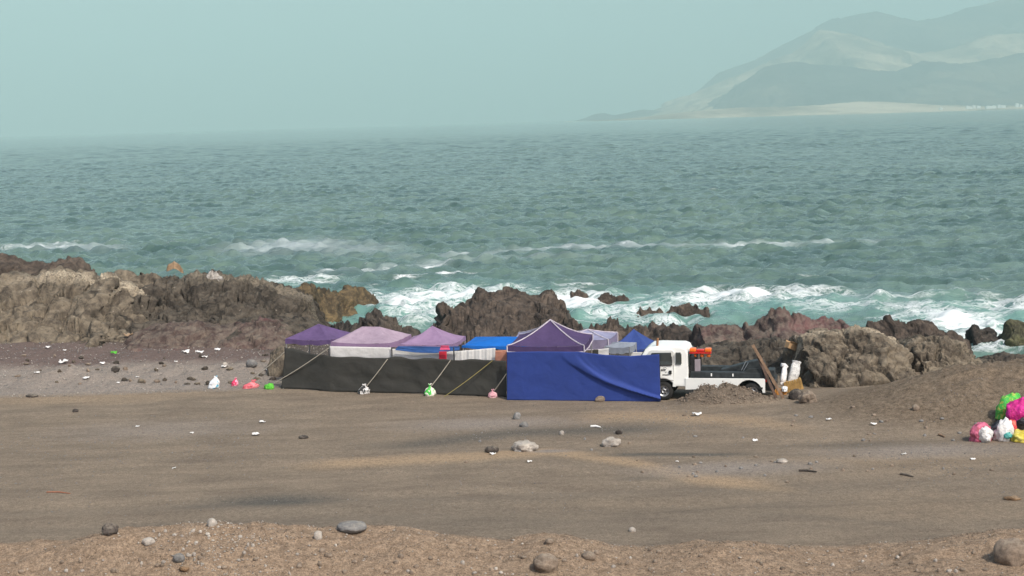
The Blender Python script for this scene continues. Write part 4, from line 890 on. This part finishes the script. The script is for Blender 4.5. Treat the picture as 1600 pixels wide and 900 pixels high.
def crate(label, px, py, D, wd, hh, dp, n, mat, tilt):
    p = aty(px, py, D); p.z = max(p.z, G(p.x, D)-0.02); t = thing('slatted_crate', label, 'crate', tuple(p)); t.rotation_euler = (0, R(tilt), R(-8))
    sw = wd/n
    for i in range(n):
        x = -wd/2+i*sw; MB().box((x+0.008, 0.0, 0.0), (x+sw-0.008, 0.025, hh)).build('slat', mat, t)
        MB().box((x+0.008, 0.028, hh-0.03+0.002), (x+sw-0.008, dp, hh-0.006)).build('slat', mat, t)
    for z_ in (0.04, hh-0.12): MB().box((-wd/2, 0.028, z_), (wd/2, 0.055, z_+0.07)).build('rail', mat, t)
    MB().box((-wd/2, dp-0.03, 0.0), (wd/2, dp+0.003, hh-0.04)).build('back_panel', mat, t)
    MB().box((-wd/2-0.004, 0.03, 0.002), (-wd/2+0.03, dp-0.04, hh-0.05)).build('end_panel', mat, t)
    MB().box((wd/2-0.03, 0.03, 0.002), (wd/2+0.004, dp-0.04, hh-0.05)).build('end_panel', mat, t)
crate('ochre slatted crate lying under the woven sack', 1242, 611, rb.y+0.45, 0.62, 0.36, 0.42, 7, M_crate, -14)
crate('small orange slatted crate behind the truck bumper', 1219, 622, rb.y+0.35, 0.44, 0.20, 0.3, 4, simple('crate_orange', (0.50, 0.22, 0.05), 0.8, var=0.35), -6)
q = aty(1226, 611, rb.y+0.3); bag('plastic_bag', 'small white and blue bag on the orange crate', q, (0.22, 0.2, 0.20), P_wb, 31, pinch=False)
q = aty(1243, 552, 54.6); b = MB()
b.box((-0.17, -0.14, 0), (0.17, 0.14, 0.22)); M_card = simple('cardboard', (0.40, 0.25, 0.13), 0.85)
t = thing('cardboard_box', 'small brown cardboard box perched on the rock beside the tan boulder', 'box', tuple(aty(1234, 545, 54.0))); t.rotation_euler = (0, R(24), R(20))
b.build('carton', M_card, t, False, 0.006)
for s in (-1, 1): MB().poly([(-0.17, s*0.142, 0.22), (0.17, s*0.142, 0.22), (0.16, s*0.21, 0.27), (-0.16, s*0.21, 0.27)]).build('flap', M_card, t, solid=0.006)
stone('boulder', 'pale split boulder at the foot of the bank right of the crates', place(1262, 628), (0.62, 0.5, 0.52), M_stone_tan, 41, rot=0.4, sub=4, cat='boulder', rough=0.25)
stone('boulder', 'dark rounded boulder between the crates and the pale split boulder', place(1245, 625)+Vector((0, 0.2, 0)), (0.5, 0.45, 0.48), M_stone_dark, 42, sub=4, cat='boulder')

# ------------------------------------------------------------------ stones and litter on the lot
def st(px, py, wpx, hpx, mat, label, seed, sub=3, name='stone', group=None, rough=0.16, sink=0.28, dp=0.8):
    p = place(px, py); sc = p.y/F; s = (wpx*sc, wpx*sc*dp, hpx*sc*1.25)
    return stone(name, label, p, s, mat, seed, group, random.uniform(-0.3, 0.3), sub, 'stone', sink, rough)
st(550, 829, 50, 15, M_stone_grey, 'flat oval grey stone lying on the berm crest', 51, 4, rough=0.06)
st(280, 877, 20, 14, M_stone_grey, 'smooth blue-grey stone on the face of the berm', 52, 4, rough=0.06)
st(853, 891, 40, 28, M_stone_tan, 'round brown stone on the face of the berm', 53, 4)
st(1582, 876, 60, 42, M_stone_tan, 'largest tan boulder on the berm', 54, 4, rough=0.14)
st(172, 834, 26, 17, M_stone_dark, 'dark earth clod on the berm crest', 55, 4, rough=0.3)
st(497, 843, 14, 16, M_stone_pale, 'white stone just below the flat oval stone', 56)
st(332, 822, 16, 14, M_stone_pale, 'pale rounded stone on the highest hump of the berm', 57)
st(858, 850, 14, 9, M_stone_tan, 'small brown stone above the round brown stone', 58)
st(920, 874, 24, 12, M_stone_tan, 'half-buried greenish brown stone right of the round brown stone', 59)
st(232, 850, 22, 11, M_stone_pale, 'half-buried whitish stone up-slope from the blue-grey stone', 60)
st(820, 704, 40, 17, M_stone_pale, 'broken pale concrete lump in the wheel track', 61, 4, rough=0.35)
st(955, 697, 27, 16, M_stone_pale, 'ragged pale lump right of the broken concrete', 62, 4, rough=0.35)
st(768, 707, 22, 11, M_stone_dark, 'dark purplish stone left of the broken concrete', 63, rough=0.25)
st(808, 655, 12, 13, M_stone_grey, 'upright grey stone behind the wheel track', 64, rough=0.3)
st(819, 667, 14, 9, M_stone_grey, 'grey stone just in front of the upright one', 65, rough=0.3)
st(878, 679, 8, 7, M_stone_pale, 'small pale pebble in the dark wheel track', 66)
st(967, 678, 11, 8, M_stone_dark, 'small black stone in the dark wheel track', 67)
st(938, 627, 18, 10, M_stone_tan, 'tan stone holding down the foot of the blue tarp', 68)
st(1431, 640, 12, 9, M_stone_tan, 'tan stone on the slope of the dirt heap', 69)
st(1222, 723, 20, 7, M_stone_pale, 'flat pale stone in the gravel patch', 70)
st(118, 644, 10, 6, M_stone_dark, 'lone dark stone on the smooth dirt left of the camp', 71)
st(50, 620, 20, 5, M_stone_dark, 'low dark clod near the beach mound', 72)
st(988, 831, 12, 8, M_stone_pale, 'white pebble on the smooth dirt beside the berm', 73)
st(352, 574, 10, 9, M_stone_pale, 'pale round stone on the beach behind the hot pink bag', 74)
st(393, 573, 18, 12, M_stone_grey, 'grey-green stone on the beach behind the coral bag', 75)
st(180, 580, 14, 9, M_stone_dark, 'dark angular stone on the beach', 76, rough=0.3)
st(474, 685, 16, 6, M_stone_dark, 'flat dark clod on the dirt in front of the dark net', 77)
rs = np.random.RandomState(12)
for k in range(60):       # loose stones of the berm
    px, py = rs.uniform(10, 1590), rs.uniform(860, 897)
    st(px, py, rs.uniform(6, 11), rs.uniform(5, 8), [M_stone_tan, M_stone_dark, M_stone_tan, M_stone_pale][k % 4] if False else M_stone_tan, 'small brown stone half buried in the berm', 200+k, 2, group='small brown stones in the berm', rough=0.25, sink=0.4)
for k in range(46):
    px, py = (rs.normal(340, 70), rs.uniform(824, 895)) if k < 26 else (rs.uniform(20, 1590), rs.uniform(868, 897))
    st(px, py, rs.uniform(4, 8), rs.uniform(4, 7), M_stone_pale, 'small white stone scattered on the berm', 300+k, 2, group='small white stones on the berm', rough=0.25, sink=0.35)
for k in range(60):       # stones of the lot
    px, py = (rs.normal(1170, 150), rs.normal(728, 12)) if k < 25 else (rs.uniform(700, 1580), rs.uniform(645, 740)) if k < 45 else (rs.normal(1420, 60), rs.uniform(620, 690))
    st(px, py, rs.uniform(4, 8), rs.uniform(3, 5), M_stone_grey if k % 2 else M_stone_tan, 'small loose stone on the dirt lot right of the camp', 400+k, 2, group='small loose stones on the dirt lot', rough=0.25, sink=0.35)
for k in range(48):       # rubble of the beach
    st(rs.uniform(5, 436), rs.uniform(556, 602), rs.uniform(4, 11), rs.uniform(3, 7), [M_stone_tan, M_grey, M_tan][k % 3], 'grey-brown stone among the beach rubble left of the camp', 700+k, 2, group='stones of the beach rubble', rough=0.5, sink=0.4)
def stick(label, a, b, r, mat, name='stick', cat='stick'):
    p = place(*a); q_ = place(*b); p.z += r; q_.z += r; mid = p.lerp(q_, 0.5)+Vector((0, 0.05, 0.01))
    o = MB().tube([Vector((0, 0, 0)), mid-p, q_-p], [r, r*1.1, r*0.6], 7).build(name, mat); o.location = p; return tag(o, label, cat)
stick('dark driftwood stick on the gravel patch', (1248, 737), (1276, 739), 0.03, M_stone_dark)
stick('bent dark stick on the sandy dirt right of the gravel', (1406, 743), (1427, 747), 0.03, M_stone_dark)
stick('thin reddish stick lying on the smooth dirt', (73, 770), (110, 772), 0.014, simple('red_wood', (0.36, 0.13, 0.07), 0.8))
stick('short white plastic pipe beside the dark wheel track', (923, 668), (938, 669), 0.035, M_white_litter, 'plastic_pipe', 'pipe')
stick('pale stick at the foot of the dirt heap', (1466, 681), (1476, 684), 0.03, M_wood)
st(1583, 781, 26, 7, M_orange, 'crumbled orange brick piece at the edge of the smooth dirt', 90, rough=0.3)
st(288, 890, 18, 8, M_orange, 'orange brick fragment below the blue-grey stone', 91, rough=0.3)
# litter scraps: crumpled sheets
def scrap(px, py, wpx, mat, label, seed, group=None, D=None):
    p = place(px, py) if D is None else aty(px, py, D); s = wpx*p.y/F; n = 6
    g_ = np.stack(np.meshgrid(np.linspace(-.5, .5, n), np.linspace(-.35, .35, n)), -1).reshape(-1, 2)
    v = np.stack([g_[:, 0]*s, g_[:, 1]*s, 0.28*s*(ridged(p2(g_[:, 0]*3+seed, g_[:, 1]*3), seed, 2)+0.7)], 1)
    o = link('litter_scrap', npmesh('litter_scrap', v, gridf(n, n)), mat); o.location = p+Vector((0, 0, 0.01)); md = o.modifiers.new('thick', 'SOLIDIFY'); md.thickness = 0.01
    return tag(o, label, 'litter', group)
for k, (px, py, wp) in enumerate([(58, 584, 8), (100, 568, 14), (160, 569, 7), (75, 544, 7), (101, 549, 5), (166, 529, 5), (68, 528, 6), (275, 566, 5), (290, 552, 12), (312, 553, 12), (340, 548, 9), (350, 575, 8), (418, 580, 8), (235, 528, 10), (320, 560, 8), (185, 599, 5), (215, 590, 5), (362, 534, 10), (245, 578, 4), (135, 593, 10)]):
    scrap(px, py, wp, M_white_litter, 'small scrap of white litter on the beach left of the camp', 500+k, 'white litter on the beach')
for k, (px, py, wp) in enumerate([(410, 661, 9), (400, 681, 11), (300, 678, 6), (272, 733, 6), (770, 711, 9), (828, 723, 7), (1180, 690, 8), (1412, 711, 7), (1520, 719, 7), (1058, 722, 5), (1295, 657, 8), (1365, 665, 9), (1089, 650, 14), (215, 668, 6)]):
    scrap(px, py, wp, M_white_litter, 'small scrap of white litter on the open dirt', 540+k, 'white litter on the open dirt')
scrap(178, 553, 9, P_grn2, 'bright green plastic scrap on the reddish beach', 560)
scrap(202, 528, 14, M_orange, 'orange-brown scrap at the foot of the reddish hump', 561)
q = place(285, 537); o = thing('plastic_bottle', 'green and white plastic bottle lying on the reddish beach', 'bottle', tuple(q+Vector((0, 0, 0.08))))
MB().tube([(-0.2, 0, 0), (-0.19, 0, 0), (0.10, 0, 0), (0.17, 0, 0), (0.2, 0, 0)], [0.05, 0.085, 0.085, 0.04, 0.035], 12).build('bottle_body', P_teal, o, True)
MB().tube([(-0.12, 0, 0), (0.02, 0, 0)], 0.088, 12).build('bottle_label', M_white_litter, o, True)
MB().tube([(0.2, 0, 0), (0.24, 0, 0)], 0.042, 10).build('cap', P_green, o, True)

# ------------------------------------------------------------------ gravel (uncountable)
def gravel(name, label, pts, sizes, mat, seed):
    v, f = ICO[1]; rr = np.random.RandomState(seed); V = []; Fs = []
    v8 = np.array([(1, 0, 0), (-1, 0, 0), (0, 1, 0), (0, -1, 0), (0, 0, 1), (0, 0, -1)], float)
    f8 = np.array([(0, 2, 4), (2, 1, 4), (1, 3, 4), (3, 0, 4), (2, 0, 5), (1, 2, 5), (3, 1, 5), (0, 3, 5)])
    for i, (p, s) in enumerate(zip(pts, sizes)):
        q = v8*rr.uniform(0.6, 1.2, (6, 3))*s*np.array((1, 1, 0.7)); a = rr.uniform(0, 3.1); c, s_ = math.cos(a), math.sin(a)
        V.append(np.stack([q[:, 0]*c-q[:, 1]*s_, q[:, 0]*s_+q[:, 1]*c, q[:, 2]+s*0.25], 1)+p); Fs.append(f8+6*i)
    return tag(link(name, npmesh(name, np.concatenate(V), np.concatenate(Fs)), mat), label, kind='stuff')
def scatter(n, x0, x1, y0, y1, seed, dens=None):
    r = np.random.RandomState(seed); x = r.uniform(x0, x1, n); y = r.uniform(y0, y1, n)
    if dens is not None: k = r.uniform(0, 1, n) < dens(x, y); x, y = x[k], y[k]
    return np.stack([x, y, gz(x, y)], 1), 0.007+0.022*r.uniform(0, 1, len(x))**3
p_, s_ = scatter(26000, -13, 13, 28.5, 32.6, 1, lambda x, y: 0.35+0.65*(fbm(p2(x*0.7, y*0.7), 5, 3) > 0)); gravel('gravel', 'brown grit and pebbles covering the berm', p_, s_*1.0, M_stone_tan, 1)
p_, s_ = scatter(14000, -13, 13, 28.5, 32.3, 2, lambda x, y: 0.10+0.90*np.exp(-((x+6.2)/1.2)**2)); gravel('gravel', 'white shell grit scattered over the berm', p_, s_*1.45, M_stone_pale, 2)
p_, s_ = scatter(16000, -18, 20, 36, 50, 3, lambda x, y: 0.15+0.85*sm(0.0, 0.4, fbm(p2(x*0.2, y*0.35), 9, 3))); gravel('gravel', 'fine grey gravel strewn over the dirt lot', p_, s_*1.1, M_stone_grey, 3)
p_, s_ = scatter(9000, -24, -8, 54, 66, 4); gravel('gravel', 'coarse rubble scattered over the beach', p_, s_*1.3, M_stone_grey, 4)
p_, s_ = scatter(2500, -24, -8, 54, 68, 5); gravel('gravel', 'pale shell fragments over the beach', p_, s_*1.8, M_stone_pale, 5)

p_, s_ = scatter(3000, pile.x-1.6, pile.x+1.9, 48.2, 50.2, 6, lambda x, y: gz(x, y) > 0.12); gravel('gravel', 'earth clods and grit on the heap in front of the truck', p_, s_*1.8, M_stone_tan, 6)
p_, s_ = scatter(2600, MX-7, MX+4, 43.5, 49.5, 7, lambda x, y: gz(x, y) > 0.15); gravel('gravel', 'grit and clods over the dirt heap on the right', p_, s_*1.2, M_stone_tan, 7)

# ------------------------------------------------------------------ haze
hb = MB().box((-29500, -330, SEA-12), (29500, 31000, 1900)); m = bpy.data.materials.new('haze_air'); m.use_nodes = True; nt = m.node_tree
nt.nodes.remove(nt.nodes['Principled BSDF']); pv = nt.nodes.new('ShaderNodeVolumePrincipled')
pv.inputs['Color'].default_value = rgb(HAZE_C); pv.inputs['Density'].default_value = HAZE_D; pv.inputs['Anisotropy'].default_value = -0.15
nt.links.new(pv.outputs[0], nt.nodes['Material Output'].inputs['Volume'])
tag(hb.build('haze', m), 'pale blue-green sea haze', kind='stuff')
print('objects', len(bpy.data.objects), 'triangles', sum(sum(len(p.vertices)-2 for p in m.polygons) if len(m.polygons) < 5000 else len(m.loops)-2*len(m.polygons) for m in {o.data for o in bpy.data.objects if o.type == 'MESH'}))
